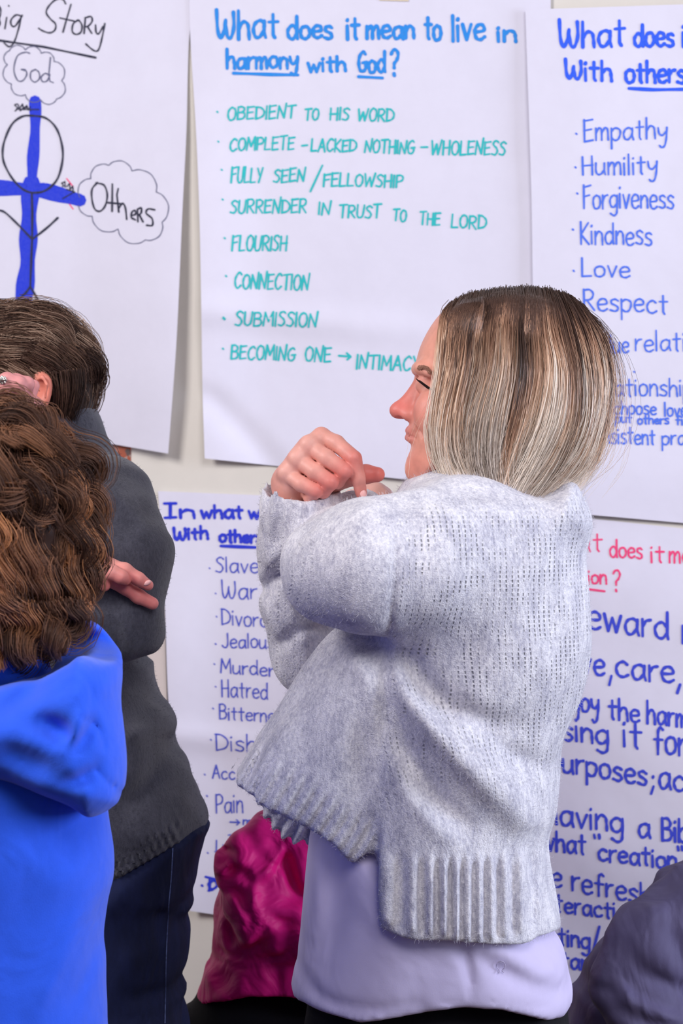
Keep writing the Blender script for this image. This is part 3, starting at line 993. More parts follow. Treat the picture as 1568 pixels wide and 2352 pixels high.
# ---- small picture behind the upper left sheet and a strip of tape
m, nt, b = nodes('printed_picture')
tc = N(nt, 'ShaderNodeTexCoord')
vo = N(nt, 'ShaderNodeTexVoronoi', Scale=60.0)
nt.links.new(tc.outputs['Object'], vo.inputs['Vector'])
rp = N(nt, 'ShaderNodeValToRGB')
e = rp.color_ramp.elements
e[0].color = lin(120, 40, 30); e[1].color = lin(60, 30, 34)
x_ = e.new(0.45); x_.color = lin(176, 84, 52)
x_ = e.new(0.7); x_.color = lin(170, 150, 140)
sp = N(nt, 'ShaderNodeSeparateColor')
nt.links.new(vo.outputs['Color'], sp.inputs['Color'])
nt.links.new(sp.outputs['Red'], rp.inputs['Fac'])
nt.links.new(rp.outputs['Color'], b.inputs['Base Color'])
b.inputs['Roughness'].default_value = 0.4


def flat_on_wall(name, pts, h, th, mat):
    P = [wallpt(x, y, h) for x, y in pts]
    Bk = [p - WN * (-1) * 0 - WN * th for p in P]
    V = np.array(P + Bk)
    f = np.array([[3, 2, 1, 0], [4, 5, 6, 7], [0, 1, 5, 4], [1, 2, 6, 5], [2, 3, 7, 6], [3, 0, 4, 7]])
    og = V.mean(0)
    return mesh_np(name, V, f, mat, origin=og, smooth=False)


pic = flat_on_wall('picture', [(120, 880), (300, 890), (299, 1064), (120, 1066)], 0.0032, 0.003, m)
tag(pic, 'small reddish brown printed picture peeking below the stick figure sheet', 'picture')
M_tape = simple_mat('masking_tape', lin(232, 216, 190), 0.6, noise=0.08, scale=120)
tp = flat_on_wall('masking_tape', [(868, -60), (934, -58), (938, 3), (871, 1)], 0.0092, 0.0006, M_tape)
tag(tp, 'strip of cream masking tape at the top of the middle sheet', 'tape')
# ------------------------------------------------------------------ materials for people
M_skin = col_mat('skin', rough=0.46, spec=0.35, sss=0.12, bump=0.12, bscale=700, noise=0.07)
M_hair = col_mat('blonde_hair', rough=0.36, spec=0.5)
M_nail = simple_mat('fingernail', lin(232, 176, 172), 0.25)
M_eye = simple_mat('eyeball', lin(225, 220, 215), 0.15)
M_iris = simple_mat('iris', lin(60, 62, 60), 0.15)
M_lash = simple_mat('mascara', lin(24, 18, 20), 0.6)
M_black = simple_mat('black_trousers', lin(20, 18, 24), 0.85, noise=0.2, scale=120, bump=0.15)
M_shoe = simple_mat('black_shoe', lin(26, 24, 26), 0.6)


def knit_mat(name, light, dark, line_period=0.0078, fuzz=1.0):
    """wool: fleck colours, fine vertical stitch columns where attribute 'knit' is set, soft bump"""
    m, nt, b = nodes(name)
    L = nt.links.new
    b.inputs['Roughness'].default_value = 0.95
    b.inputs['Specular IOR Level'].default_value = 0.1
    b.inputs['Sheen Weight'].default_value = 0.25
    b.inputs['Sheen Roughness'].default_value = 0.6
    tc = N(nt, 'ShaderNodeTexCoord')
    O = tc.outputs['Object']
    n1 = N(nt, 'ShaderNodeTexNoise', Scale=230.0, Detail=5.0, Roughness=0.75)
    n2 = N(nt, 'ShaderNodeTexNoise', Scale=34.0, Detail=4.0, Roughness=0.65)
    n3 = N(nt, 'ShaderNodeTexNoise', Scale=620.0, Detail=2.0)
    mp = N(nt, 'ShaderNodeMapping')
    mp.inputs['Scale'].default_value = (1.3, 1.3, 0.6)
    L(O, mp.inputs['Vector'])
    for n in (n1, n2): L(mp.outputs['Vector'], n.inputs['Vector'])
    L(O, n3.inputs['Vector'])
    ad = N(nt, 'ShaderNodeMath', operation='MULTIPLY_ADD')
    ad.inputs[1].default_value = 0.42
    L(n2.outputs['Fac'], ad.inputs[0])
    sc = N(nt, 'ShaderNodeMath', operation='MULTIPLY'); sc.inputs[1].default_value = 0.64
    L(n1.outputs['Fac'], sc.inputs[0])
    L(sc.outputs[0], ad.inputs[2])
    mr = N(nt, 'ShaderNodeMapRange')
    mr.inputs['From Min'].default_value = 0.40
    mr.inputs['From Max'].default_value = 0.62
    L(ad.outputs[0], mr.inputs['Value'])
    mx = N(nt, 'ShaderNodeMix', data_type='RGBA')
    mx.inputs[6].default_value = dark
    mx.inputs[7].default_value = light
    L(mr.outputs['Result'], mx.inputs[0])
    # stitch columns
    kn = N(nt, 'ShaderNodeAttribute', attribute_name='knit')
    ku = N(nt, 'ShaderNodeAttribute', attribute_name='ku')
    w = N(nt, 'ShaderNodeMath', operation='MULTIPLY'); w.inputs[1].default_value = 2 * math.pi / line_period
    L(ku.outputs['Fac'], w.inputs[0])
    n4 = N(nt, 'ShaderNodeTexNoise', Scale=60.0, Detail=2.0)
    L(O, n4.inputs['Vector'])
    w2 = N(nt, 'ShaderNodeMath', operation='MULTIPLY_ADD'); w2.inputs[1].default_value = 3.0
    L(n4.outputs['Fac'], w2.inputs[0]); L(w.outputs[0], w2.inputs[2])
    sn = N(nt, 'ShaderNodeMath', operation='SINE'); L(w2.outputs[0], sn.inputs[0])
    pw = N(nt, 'ShaderNodeMapRange')
    pw.inputs['From Min'].default_value = 0.60
    pw.inputs['From Max'].default_value = 1.0
    L(sn.outputs[0], pw.inputs['Value'])
    # rows
    sp = N(nt, 'ShaderNodeSeparateXYZ'); L(O, sp.inputs[0])
    rw = N(nt, 'ShaderNodeMath', operation='MULTIPLY'); rw.inputs[1].default_value = 2 * math.pi / 0.0052
    L(sp.outputs['Z'], rw.inputs[0])
    rs = N(nt, 'ShaderNodeMath', operation='SINE'); L(rw.outputs[0], rs.inputs[0])
    rr = N(nt, 'ShaderNodeMapRange'); rr.inputs['From Min'].default_value = -0.6; rr.inputs['From Max'].default_value = 0.5
    L(rs.outputs[0], rr.inputs['Value'])
    st = N(nt, 'ShaderNodeMath', operation='MULTIPLY'); L(pw.outputs['Result'], st.inputs[0]); L(rr.outputs['Result'], st.inputs[1])
    n5 = N(nt, 'ShaderNodeTexNoise', Scale=40.0, Detail=3.0)
    L(O, n5.inputs['Vector'])
    n5r = N(nt, 'ShaderNodeMapRange'); n5r.inputs['From Min'].default_value = 0.42; n5r.inputs['From Max'].default_value = 0.6
    L(n5.outputs['Fac'], n5r.inputs['Value'])
    st1 = N(nt, 'ShaderNodeMath', operation='MULTIPLY'); L(st.outputs[0], st1.inputs[0]); L(n5r.outputs['Result'], st1.inputs[1])
    st2 = N(nt, 'ShaderNodeMath', operation='MULTIPLY'); L(st1.outputs[0], st2.inputs[0]); L(kn.outputs['Fac'], st2.inputs[1])
    mx2 = N(nt, 'ShaderNodeMix', data_type='RGBA')
    mx2.inputs[7].default_value = tuple(c * 0.32 for c in dark[:3]) + (1,)
    L(mx.outputs[2], mx2.inputs[6])
    s8 = N(nt, 'ShaderNodeMath', operation='MULTIPLY'); s8.inputs[1].default_value = 0.85
    L(st2.outputs[0], s8.inputs[0]); L(s8.outputs[0], mx2.inputs[0])
    L(mx2.outputs[2], b.inputs['Base Color'])
    # bump
    h = N(nt, 'ShaderNodeMath', operation='MULTIPLY_ADD'); h.inputs[1].default_value = -1.2
    L(st2.outputs[0], h.inputs[0]); L(n1.outputs['Fac'], h.inputs[2])
    h2 = N(nt, 'ShaderNodeMath', operation='MULTIPLY_ADD'); h2.inputs[1].default_value = 0.5
    L(n3.outputs['Fac'], h2.inputs[0]); L(h.outputs[0], h2.inputs[2])
    bp = N(nt, 'ShaderNodeBump', Strength=0.8 * fuzz, Distance=0.0028)
    L(h2.outputs[0], bp.inputs['Height'])
    L(bp.outputs['Normal'], b.inputs['Normal'])
    return m


M_wool = knit_mat('pale_grey_wool', lin(250, 247, 252), lin(182, 180, 198))


def attr(o, name, vals):
    a = o.data.attributes.new(name, 'FLOAT', 'POINT')
    a.data.foreach_set('value', np.asarray(vals, dtype=np.float32))


def fuzz_strands(V, Q, n, length, seed=0, up=0.0, cam_side=True):
    """short fibres standing off a knitted surface"""
    r = np.random.default_rng(seed)
    i = r.integers(0, len(Q), n)
    w = r.dirichlet([1, 1, 1, 1], n)
    P = (V[Q[i]] * w[:, :, None]).sum(1)
    nr = np.cross(V[Q[i, 2]] - V[Q[i, 0]], V[Q[i, 3]] - V[Q[i, 1]])
    nr /= np.linalg.norm(nr, axis=1, keepdims=True) + 1e-9
    d1 = nr + r.normal(size=(n, 3)) * 0.55
    d2 = d1 + r.normal(size=(n, 3)) * 0.9
    L = length * r.uniform(0.4, 1.2, (n, 1))
    d1 /= np.linalg.norm(d1, axis=1, keepdims=True); d2 /= np.linalg.norm(d2, axis=1, keepdims=True)
    return np.stack([P - nr * 0.0004, P + d1 * L * 0.5, P + d1 * L * 0.5 + d2 * L * 0.5], 1)


def merge_parts(parts):
    """[(V, faces, cols)] -> one mesh"""
    Vs, Fs, Cs, o = [], [], [], 0
    for V, F, C in parts:
        Vs.append(V); Fs.append(np.asarray(F) + o); Cs.append(C); o += len(V)
    return np.vstack(Vs), Fs, np.vstack(Cs)


# ================================================================== woman in the pale grey sweater
w = Fig(2.42)
SKIN = np.array(lin(226, 158, 138)[:3])
RED = np.array(lin(214, 106, 100)[:3])
LIP = np.array(lin(196, 104, 104)[:3])


def head_profile(f, poly, nose, b, seedcol):
    pass


# --- head
g = Grid.px(w, 880, 640, 1420, 1200, -0.12, 0.14, 0.0021)
g.ell((1172, 862, 0.0), (0.100, 0.072, 0.098), 0.01)
face = [(1030, 712), (1010, 728), (992, 752), (976, 780), (965, 806), (958, 832), (956, 845), (959, 858), (965, 874), (962, 900), (950, 930), (944, 958), (941, 975), (938, 985),
        (939, 992), (944, 1002), (943, 1020), (940, 1040), (938, 1056), (941, 1074), (948, 1092), (958, 1105), (973, 1112), (1010, 1104), (1060, 1080), (1110, 1030), (1150, 960), (1145, 880), (1100, 815), (1062, 760), (1046, 716)]
g.inflate(face, 0.0, 0.062, 0.066, 0.022)
# nose
nose = [(955, 862), (945, 881), (927, 906), (909, 924), (898, 938), (898, 948), (905, 957), (919, 961), (931, 963), (946, 968), (975, 960), (985, 930), (985, 890), (975, 866)]
g.inflate(nose, 0.0, 0.017, 0.0125, 0.006)
g.ell((914, 942, 0.0), (0.0092, 0.0090, 0.0085), 0.006)
g.ell((944, 953, -0.011), (0.0125, 0.0075, 0.0085), 0.006)
g.ell((944, 953, 0.011), (0.0125, 0.0075, 0.0085), 0.006)
g.ell((930, 961, -0.0075), (0.0065, 0.0032, 0.0032), 0.002, sub=True, rot=-0.25)
g.ell((930, 961, 0.0075), (0.0065, 0.0032, 0.0032), 0.002, sub=True, rot=-0.25)
# cheek, brow, eye socket, mouth
g.ell((1010, 945, -0.045), (0.03, 0.018, 0.026), 0.02)
g.ell((1010, 945, 0.045), (0.03, 0.018, 0.026), 0.02)
for sgn in (-1, 1):
    g.ell((964, 880, sgn * 0.034), (0.011, 0.016, 0.0085), 0.010, sub=True)
    g.limb([(955, 848, sgn * 0.014), (966, 845, sgn * 0.034), (985, 856, sgn * 0.048)], [0.006, 0.0065, 0.005], 0.009)
    g.ell((977, 884, sgn * 0.031), (0.0125, 0.0135, 0.0125), 0.002)            # eye under the lids
    g.limb([(963, 877, sgn * 0.030), (970, 876, sgn * 0.037), (983, 888, sgn * 0.044)], [0.0022, 0.003, 0.0022], 0.003)   # upper lid
    g.limb([(966, 893, sgn * 0.032), (973, 897, sgn * 0.040), (984, 892, sgn * 0.045)], [0.002, 0.0025, 0.002], 0.004)
# lips
up = [(941, 977, 0), (938, 988, 0), (944, 997, 0)]
g.limb([(941, 990, 0.0), (944, 993, -0.012), (956, 1004, -0.024)], [0.0052, 0.0046, 0.002], 0.004)
g.limb([(941, 990, 0.0), (944, 993, 0.012), (956, 1004, 0.024)], [0.0052, 0.0046, 0.002], 0.004)
g.limb([(940, 1008, 0.0), (944, 1009, -0.012), (957, 1009, -0.023)], [0.0058, 0.0052, 0.002], 0.004)
g.limb([(940, 1008, 0.0), (944, 1009, 0.012), (957, 1009, 0.023)], [0.0058, 0.0052, 0.002], 0.004)
for sgn in (-1, 1):
    g.limb([(930, 996, 0.0), (936, 998, sgn * 0.012), (958, 1008, sgn * 0.0275)], [0.0012, 0.0014, 0.0014], 0.0015, sub=True)
    # nasolabial crease
    g.limb([(962, 962, sgn * 0.030), (965, 985, sgn * 0.038), (972, 1005, sgn * 0.040)], [0.002, 0.0025, 0.0015], 0.007, sub=True)
g.limb([(936, 1026, -0.02), (930, 1024, 0), (936, 1026, 0.02)], [0.003, 0.004, 0.003], 0.006, sub=True)
g.ell((957, 1080, 0.0), (0.014, 0.017, 0.015), 0.012)
# ear, mostly under the hair
g.limb([(1150, 870, -0.074), (1165, 900, -0.078), (1155, 950, -0.072)], [0.010, 0.011, 0.007], 0.006)
# neck
g.limb([(1150, 1000, 0.01), (1180, 1140, 0.02), (1190, 1200, 0.02)], [0.062, 0.058, 0.066], 0.03)
hv, hq = g.mesh(2)


def near(V, f, p, r):
    c = f.P(*p)
    return np.exp(-(((V - c) / r) ** 2).sum(1))


hc = np.tile(SKIN, (len(hv), 1))


def blend(C, w_, col): return C * (1 - w_[:, None]) + np.asarray(col)[None] * w_[:, None]


hc = blend(hc, np.clip(0.85 * near(hv, w, (915, 938, 0), (0.022, 0.03, 0.02)), 0, 1), lin(214, 104, 98)[:3])
hc = blend(hc, 0.6 * near(hv, w, (940, 905, 0), (0.018, 0.02, 0.02)), lin(222, 120, 112)[:3])
for sgn in (-1, 1):
    hc = blend(hc, 0.65 * near(hv, w, (985, 940, sgn * .04), (0.035, 0.03, 0.022)), lin(214, 120, 112)[:3])
    hc = blend(hc, 0.5 * near(hv, w, (965, 1060, sgn * .02), (0.02, 0.03, 0.02)), lin(218, 130, 118)[:3])
    hc = blend(hc, 0.5 * near(hv, w, (975, 872, sgn * .035), (0.012, 0.03, 0.006)), lin(190, 118, 112)[:3])
    for p in ((940, 989, 0), (946, 994, sgn * .012), (940, 1009, 0), (946, 1009, sgn * .012)):
        hc = blend(hc, 0.75 * near(hv, w, p, (0.006, 0.011, 0.0048)), LIP)

# --- right hand (near the face): five fingers, bent
hg = Grid.px(w, 600, 960, 900, 1230, -0.10, 0.10, 0.0012)
F = lambda P, R, k=0.0015: hg.limb(P, R, k)
# palm / back of the hand
pal = twin(hg)
pal.limb([(738, 1004, 0.000), (660, 1098, 0.012)], [0.0115, 0.0125], 0.006)
pal.limb([(722, 1022, -0.006), (690, 1100, 0.012)], [0.012, 0.016], 0.008)
pal.limb([(705, 1026, -0.008), (665, 1110, 0.012)], [0.0115, 0.017], 0.010)
pal.limb([(682, 1058, -0.008), (662, 1112, 0.014)], [0.0115, 0.017], 0.010)
pal.limb([(660, 1086, -0.004), (664, 1122, 0.014)], [0.0105, 0.016], 0.008)
pal.limb([(724, 1040, 0.012), (690, 1110, 0.020)], [0.012, 0.018], 0.012)
pal.limb([(700, 1036, -0.002), (690, 1060, 0.002), (672, 1090, 0.006)], [0.011, 0.012, 0.013], 0.008)
pal.limb([(740, 1060, 0.020), (700, 1118, 0.022)], [0.014, 0.016], 0.012)
pal.limb([(668, 1110, 0.014), (676, 1180, 0.022), (684, 1225, 0.03)], [0.0205, 0.0205, 0.023], 0.012)
for p in ((737, 1001, -0.006), (709, 1020, -0.013), (682, 1052, -0.013), (656, 1086, -0.009)):   # knuckles
    pal.ell(p, (0.0095, 0.0075, 0.0095), 0.006)
hg.F = pal.F.copy()


def finger(P, R, kk):
    t = twin(hg)
    t.limb(P, R, 0.004)
    hg.F = smin(hg.F, t.F, kk)


finger([(738, 1002, -0.002), (772, 1018, -0.012), (812, 1052, -0.026)], [0.0104, 0.0098, 0.0096], 0.0022)
finger([(813, 1053, -0.026), (822, 1098, -0.024), (829, 1132, -0.018)], [0.0096, 0.0084, 0.0072], 0.0012)
finger([(709, 1022, -0.006), (750, 1052, -0.022), (792, 1082, -0.030)], [0.0106, 0.0100, 0.0094], 0.0012)
finger([(792, 1082, -0.030), (774, 1106, -0.014), (752, 1100, 0.004)], [0.0094, 0.0086, 0.0078], 0.0012)
finger([(682, 1054, -0.006), (724, 1084, -0.022), (760, 1108, -0.030)], [0.0106, 0.0100, 0.0094], 0.0012)
finger([(760, 1108, -0.030), (742, 1128, -0.014), (724, 1116, 0.004)], [0.0094, 0.0086, 0.0078], 0.0012)
finger([(658, 1088, -0.004), (692, 1112, -0.018), (726, 1128, -0.025)], [0.0098, 0.0092, 0.0086], 0.0012)
finger([(726, 1128, -0.025), (712, 1142, -0.010), (700, 1128, 0.004)], [0.0086, 0.0078, 0.0072], 0.0012)
finger([(706, 1108, 0.024), (764, 1106, 0.024), (812, 1094, 0.014), (840, 1089, 0.010), (866, 1090, 0.006)], [0.017, 0.0135, 0.0112, 0.0116, 0.0094], 0.003)
# knuckle creases on the index joint
for dx in (-4, 3, 10):
    hg.limb([(806 + dx, 1034 + dx * .4, -0.038), (822 + dx * .6, 1050 + dx, -0.036)], [0.0011, 0.0011], 0.0016, sub=True)
hdv, hdq = hg.mesh(1)
hdc = np.tile(np.array(lin(226, 160, 146)[:3]), (len(hdv), 1))
for p in ((818, 1052, -.03), (792, 1085, -.035), (762, 1110, -.035), (730, 1130, -.03), (830, 1140, -.02), (866, 1090, 0)):
    hdc = blend(hdc, 0.7 * near(hdv, w, p, (0.016, 0.018, 0.016)), lin(212, 110, 102)[:3])
for p in ((709, 1015, -.012), (682, 1048, -.012), (656, 1082, -.01), (664, 1110, 0)):
    hdc = blend(hdc, 0.5 * near(hdv, w, p, (0.010, 0.012, 0.010)), lin(238, 190, 176)[:3])
hdc = blend(hdc, 0.8 * near(hdv, w, (850, 1090, 0.008), (0.022, 0.02, 0.014)), lin(216, 104, 96)[:3])

# --- left hand resting on the far shoulder, seen over the upper arm
lg = Grid.px(w, 770, 1085, 930, 1230, 0.03, 0.24, 0.002)
lg.limb([(832, 1185, 0.10), (852, 1150, 0.13), (872, 1150, 0.145)], [0.022, 0.024, 0.020], 0.01)
for i, (x, y) in enumerate(((806, 1140), (828, 1134), (852, 1134), (876, 1142))):
    lg.limb([(x + 8, y + 22, 0.13), (x, y + 2, 0.15), (x + 14, y + 14, 0.185), (x + 20, y + 36, 0.20)], [0.010, 0.0092, 0.0085, 0.0075], 0.004)
lg.limb([(846, 1180, 0.12), (880, 1150, 0.12), (896, 1168, 0.13)], [0.014, 0.0115, 0.009], 0.006)
lv, lq = lg.mesh(1)
lc = np.tile(np.array(lin(232, 178, 164)[:3]), (len(lv), 1))


# --- body under the clothes, standing on the floor
def stand(f, hip, half, foot, rb, depth=0.0, extra=None, h=0.011):
    """trunk and two legs from the hips to the ground; px positions"""
    pass


def legs(G, f, hx, hy, b, sep, ztop, r, floor=0.09, kx=0.0):
    hipP = f.P(hx, hy, b)
    out = []
    for s_ in (-1, 1):
        p0 = hipP + np.array([kx * s_, sep * s_, 0])
        knee = np.array([p0[0] - 0.01, p0[1], hipP[2] * 0.52])
        ank = np.array([p0[0] + 0.02, p0[1], floor])
        G.cone([p0, knee, ank], r, 0.03)
        out.append(ank)
    return out


bg = Grid(w, w.P(540, 1150, -0.30), [w.P(1400, 1150, 0.3)[0], w.P(0, 0, 0.32)[1], w.P(0, 1150, 0)[2]], 0.012)
bg.lo[2] = 0.0
bg = Grid(w, [w.P(540, 0, 0)[0], 2.42 - 0.3, 0.0], [w.P(1420, 0, 0)[0], 2.42 + 0.32, w.P(0, 1120, 0)[2]], 0.012)
bg.limb([(1180, 1150, 0.02), (1130, 1300, 0.03), (1090, 1650, 0.03), (1010, 2080, 0.02)], [0.055, 0.085, 0.070, 0.065], 0.03)
bg.limb([(1100, 1290, -0.10), (1000, 1290, -0.13), (800, 1320, -0.10), (800, 1240, 0.0), (832, 1186, 0.09)], [0.05, 0.042, 0.036, 0.032, 0.022], 0.015)
bg.limb([(1080, 1300, 0.14), (900, 1430, 0.17), (745, 1500, 0.15), (700, 1350, 0.09), (690, 1250, 0.060), (684, 1200, 0.034)], [0.05, 0.038, 0.032, 0.030, 0.028, 0.022], 0.015)
feet = legs(bg, w, 1020, 2120, 0.03, 0.045, 0, [0.045, 0.045, 0.034])
for p in feet:
    bg.cone([p, p + np.array([0.0, 0, -0.045]), p + np.array([-0.14, 0, -0.055])], [0.034, 0.034, 0.028], 0.02)
bv, bq = bg.mesh(2)
bc_ = np.tile(SKIN, (len(bv), 1))
base = np.array([w.P(1080, 0, 0)[0], 2.42, 0.0])
V, Q, C = merge_parts([(hv, hq, hc), (hdv, hdq, hdc), (lv, lq, lc), (bv, bq, bc_)])
woman = mesh_np('person', V, Q, M_skin, origin=base, cols=C)
tag(woman, 'woman with a blonde bob in a pale grey knitted sweater, hand bent near her chin', 'person')


def nail(f, p, r, rot, parent, org):
    G = Grid(f, f.P(*p) - 0.012, f.P(*p) + 0.012, 0.0009)
    G.ell(p, r, 0, rot=rot)
    v, q = G.mesh(1)
    return mesh_np('fingernail', v, q, M_nail, origin=org, parent=parent)


nail(w, (834, 1135, -0.0245), (0.0042, 0.0026, 0.0062), 0.2, woman, base)

# eyelashes and eyebrow
lp = []
for i in range(22):
    t = i / 21
    x, y = 965 + 19 * t, 876 + 15 * t
    p0 = on_surface(hv, w, [(x, y)], 0.0, 4)[0]
    tip = w.P(x - 10 + 5 * t, y - 7 + 4 * t, p0[1] - w.D0 - 0.005)
    mid = (p0 + tip) / 2 + np.array([0, -0.001, -0.0012])
    lp.append([p0, mid, tip])
for i in range(30):
    t = i / 29
    x, y = 963 + 23 * t, 875 + 17 * t
    lp.append(on_surface(hv, w, [(x, y), (x + 3, y + 2), (x + 5, y + 4)], 0.0006, 4))
v, q, c = strands(np.array(lp), 0.0013, 0.0004, np.zeros((len(lp), 3, 3)))
mesh_np('eyelashes', v, q, M_lash, origin=base, parent=woman)
lp = []
for i in range(150):
    t = rng.uniform(0, 1)
    x, y = 957 + 28 * t, 845 - 4 * math.sin(t * 3) + 12 * t * t + rng.normal() * 2.0
    p3 = on_surface(hv, w, [(x, y), (x + 4, y - 1 + rng.normal()), (x + 9, y + 2)], 0.0004, 4)
    p3[2, 1] -= 0.0008
    lp.append(p3)
v, q, c = strands(np.array(lp), 0.00042, 0.0002, np.zeros((len(lp), 3, 3)))
mesh_np('eyebrow', v, q, simple_mat('brow_hair', lin(156, 112, 94), 0.6), origin=base, parent=woman)

# --- hair: a combed bob built from guides running from the parting to the ends
GD = [[(1034, 700), (1014, 730), (1007, 800), (1003, 870), (995, 940), (990, 990), (1004, 1050), (1030, 1098)],
      [(1082, 678), (1056, 760), (1044, 850), (1026, 950), (1028, 1030), (1062, 1102)],
      [(1140, 668), (1118, 770), (1106, 870), (1082, 970), (1085, 1050), (1120, 1122)],
      [(1200, 664), (1186, 770), (1184, 870), (1168, 970), (1152, 1060), (1152, 1134)],
      [(1252, 668), (1256, 780), (1266, 870), (1252, 970), (1214, 1060), (1164, 1136)],
      [(1292, 678), (1318, 780), (1328, 880), (1318, 980), (1268, 1070), (1182, 1140)],
      [(1318, 694), (1360, 790), (1372, 890), (1348, 1000), (1308, 1084), (1214, 1138)],
      [(1334, 708), (1376, 784), (1390, 890), (1382, 970), (1348, 1056), (1284, 1118)]]
KH = 18
GR = np.array([resample(np.array(x, float), KH) for x in GD])


def bob(n, seed, r0, r1, fly=0.0):
    r = np.random.default_rng(seed)
    u = r.uniform(0, 1, n) ** 0.95
    if fly: u = np.clip(u + 0.1, 0, 1)
    side = np.where(r.uniform(size=n) < 0.68, -1.0, 1.0)
    ui = u * (len(GD) - 1)
    a = np.clip(ui.astype(int), 0, len(GD) - 2)
    f = (ui - a)[:, None, None]
    P = GR[a] * (1 - f) + GR[a + 1] * f                       # n,K,2
    t = np.linspace(0, 1, KH)[None, :]
    # clumps: strands of a lock share a drift towards the tips
    lock = (u * 46).astype(int) + (side > 0) * 100
    lr = np.random.default_rng(5)
    drift = lr.normal(size=(200, 2)) * np.array([13, 7])
    P = P + drift[lock][:, None, :] * (t ** 1.5)[:, :, None]
    P[:, :, 0] += (r.normal(size=(n, 1)) * (3 + 7 * t)) + 2.2 * np.sin(t * r.uniform(3, 9, (n, 1)) + r.uniform(0, 6, (n, 1)))
    P[:, :, 1] += r.normal(size=(n, 1)) * (4 + 4 * t) + r.uniform(-1, 1, (n, 1)) * 22 * t ** 3
    if fly:
        P[:, :, 0] += r.normal(size=(n, 1)) * fly * t ** 2 * 3 + np.where(u[:, None] > .75, 1, 0) * abs(r.normal(size=(n, 1))) * fly * np.sin(t * 3.1)
        P[:, :, 1] -= abs(r.normal(size=(n, 1))) * fly * np.sin(t * 3.1) * (1 - t) * 1.5
    layer = r.uniform(0, 1, (n, 1)) ** 1.5
    lockd = (lr.uniform(0, 1, 200) ** 2)[lock][:, None] * 0.016
    gu = np.clip(1 - (np.abs(u - 0.42) / 0.62) ** 2.4, 0, 1)[:, None]
    bulge = np.sin(np.minimum(t / 0.5, 1) * math.pi / 2) ** 0.8
    bmax = 0.100 - 0.020 * layer - lockd
    tip = np.where(t > 0.65, (t - 0.65) / 0.35, 0)
    b_ = bulge * bmax * (0.16 + 0.84 * gu) * (1 - 0.28 * tip)
    b_ = b_ + 0.003 * np.abs(r.normal(size=(n, 1)))
    ex = (P[:, :, 0] - 1176) * w.D0 / FPX / 0.110
    ez = (P[:, :, 1] - 862) * w.D0 / FPX / 0.1035
    lim = 0.080 * np.sqrt(np.clip(1 - ex ** 2 - np.where(P[:, :, 1] < 862, ez, ez * 0.4) ** 2, 0, 1)) + 0.004 * (1 - layer)
    xf = np.interp(P[:, :, 1], [690, 728, 752, 780, 806, 832, 870, 1000], [1056, 1010, 992, 976, 965, 958, 965, 945])
    wq = np.clip(((P[:, :, 0] - xf) * w.D0 / FPX), 0, 0.062)
    lim2 = 0.069 * np.sqrt(np.clip(1 - ((0.062 - wq) / 0.062) ** 2, 0, 1)) * (P[:, :, 0] < 1100) * (P[:, :, 1] > 705) + 0.003 * (1 - layer)
    b_ = np.maximum(b_, np.maximum(lim, lim2))
    bb = side[:, None] * b_
    D = w.D0 + bb
    X = (P[:, :, 0] - 784) / FPX * w.D0
    Z = CAMZ - (P[:, :, 1] - 1176) / FPX * w.D0
    out = np.stack([X, D, Z], -1)
    # colour: dark roots, blonde lengths, streaks by lock and by strand
    stops = np.array([lin(70, 51, 43)[:3], lin(92, 67, 56)[:3], lin(190, 144, 116)[:3], lin(246, 208, 176)[:3], (1.0, 0.88, 0.76), (1.0, 0.87, 0.74)])
    tt = np.array([0.0, 0.16, 0.36, 0.56, 0.78, 1.0])
    lw = lr.normal(size=200)[lock][:, None] * 0.13 + r.normal(size=(n, 1)) * 0.11 - 0.10 * layer
    te = np.clip(t + lw * np.minimum(1, t * 3) - 0.14 * np.clip(u - 0.55, 0, 1)[:, None] * 1.6 + 0.10 * np.clip(0.25 - u, 0, 1)[:, None] * 4, 0, 1)
    c = np.stack([np.interp(te, tt, stops[:, i]) for i in range(3)], -1)
    dark = (r.uniform(size=n) < 0.20) | (lr.uniform(size=200) < 0.16)[lock]
    c = np.where(dark[:, None, None], c * (1 - (1 - np.array([0.50, 0.47, 0.46])) * np.clip((t - 0.12) / 0.2, 0, 1)[:, :, None]), c)
    return strands(out, r0, r1, c)


parts = [bob(9500, 11, 0.00042, 0.00024), bob(650, 12, 0.00019, 0.00012, fly=19.0)]
# ground layer so no scalp shows
G2 = Grid.px(w, 960, 640, 1430, 1180, -0.14, 0.14, 0.004)
G2.ell((1178, 864, 0.0), (0.1045, 0.0765, 0.1015), 0.01)
cap = [(1046, 800), (1200, 780), (1350, 800), (1372, 860), (1368, 960), (1330, 1050), (1270, 1100), (1190, 1122), (1120, 1108), (1060, 1080), (1018, 1040), (1006, 990), (1014, 900), (1020, 830)]
G2.inflate(cap, 0.0, 0.06, 0.084, 0.02)
G2.cut([(900, 640), (1052, 640), (1046, 700), (1026, 730), (1018, 800), (1014, 880), (1004, 960), (1006, 1010), (1030, 1090), (900, 1100)], -1, 1, 0.004)
G2.inflate([(900, 780), (1120, 780), (1120, 1150), (900, 1150)], 0.0, 0.03, 0.062, 0.004, sub=True)
# keep the face side open
cv, cq = G2.mesh(3)
tz = np.clip((w.P(0, 680, 0)[2] - cv[:, 2]) / w.m(420), 0, 1)
cc = np.stack([np.interp(tz, [0, .35, .7, 1], [lin(56, 42, 36)[i], lin(84, 64, 52)[i], lin(130, 104, 84)[i], lin(150, 122, 98)[i]]) for i in range(3)], -1)
V, Q, C = merge_parts([(cv, cq, cc)] + parts)
mesh_np('hair', V, Q, M_hair, origin=base, parent=woman, cols=C)


# --- sweater: trunk with the folded near arm, flaring front panel, raised far sleeve



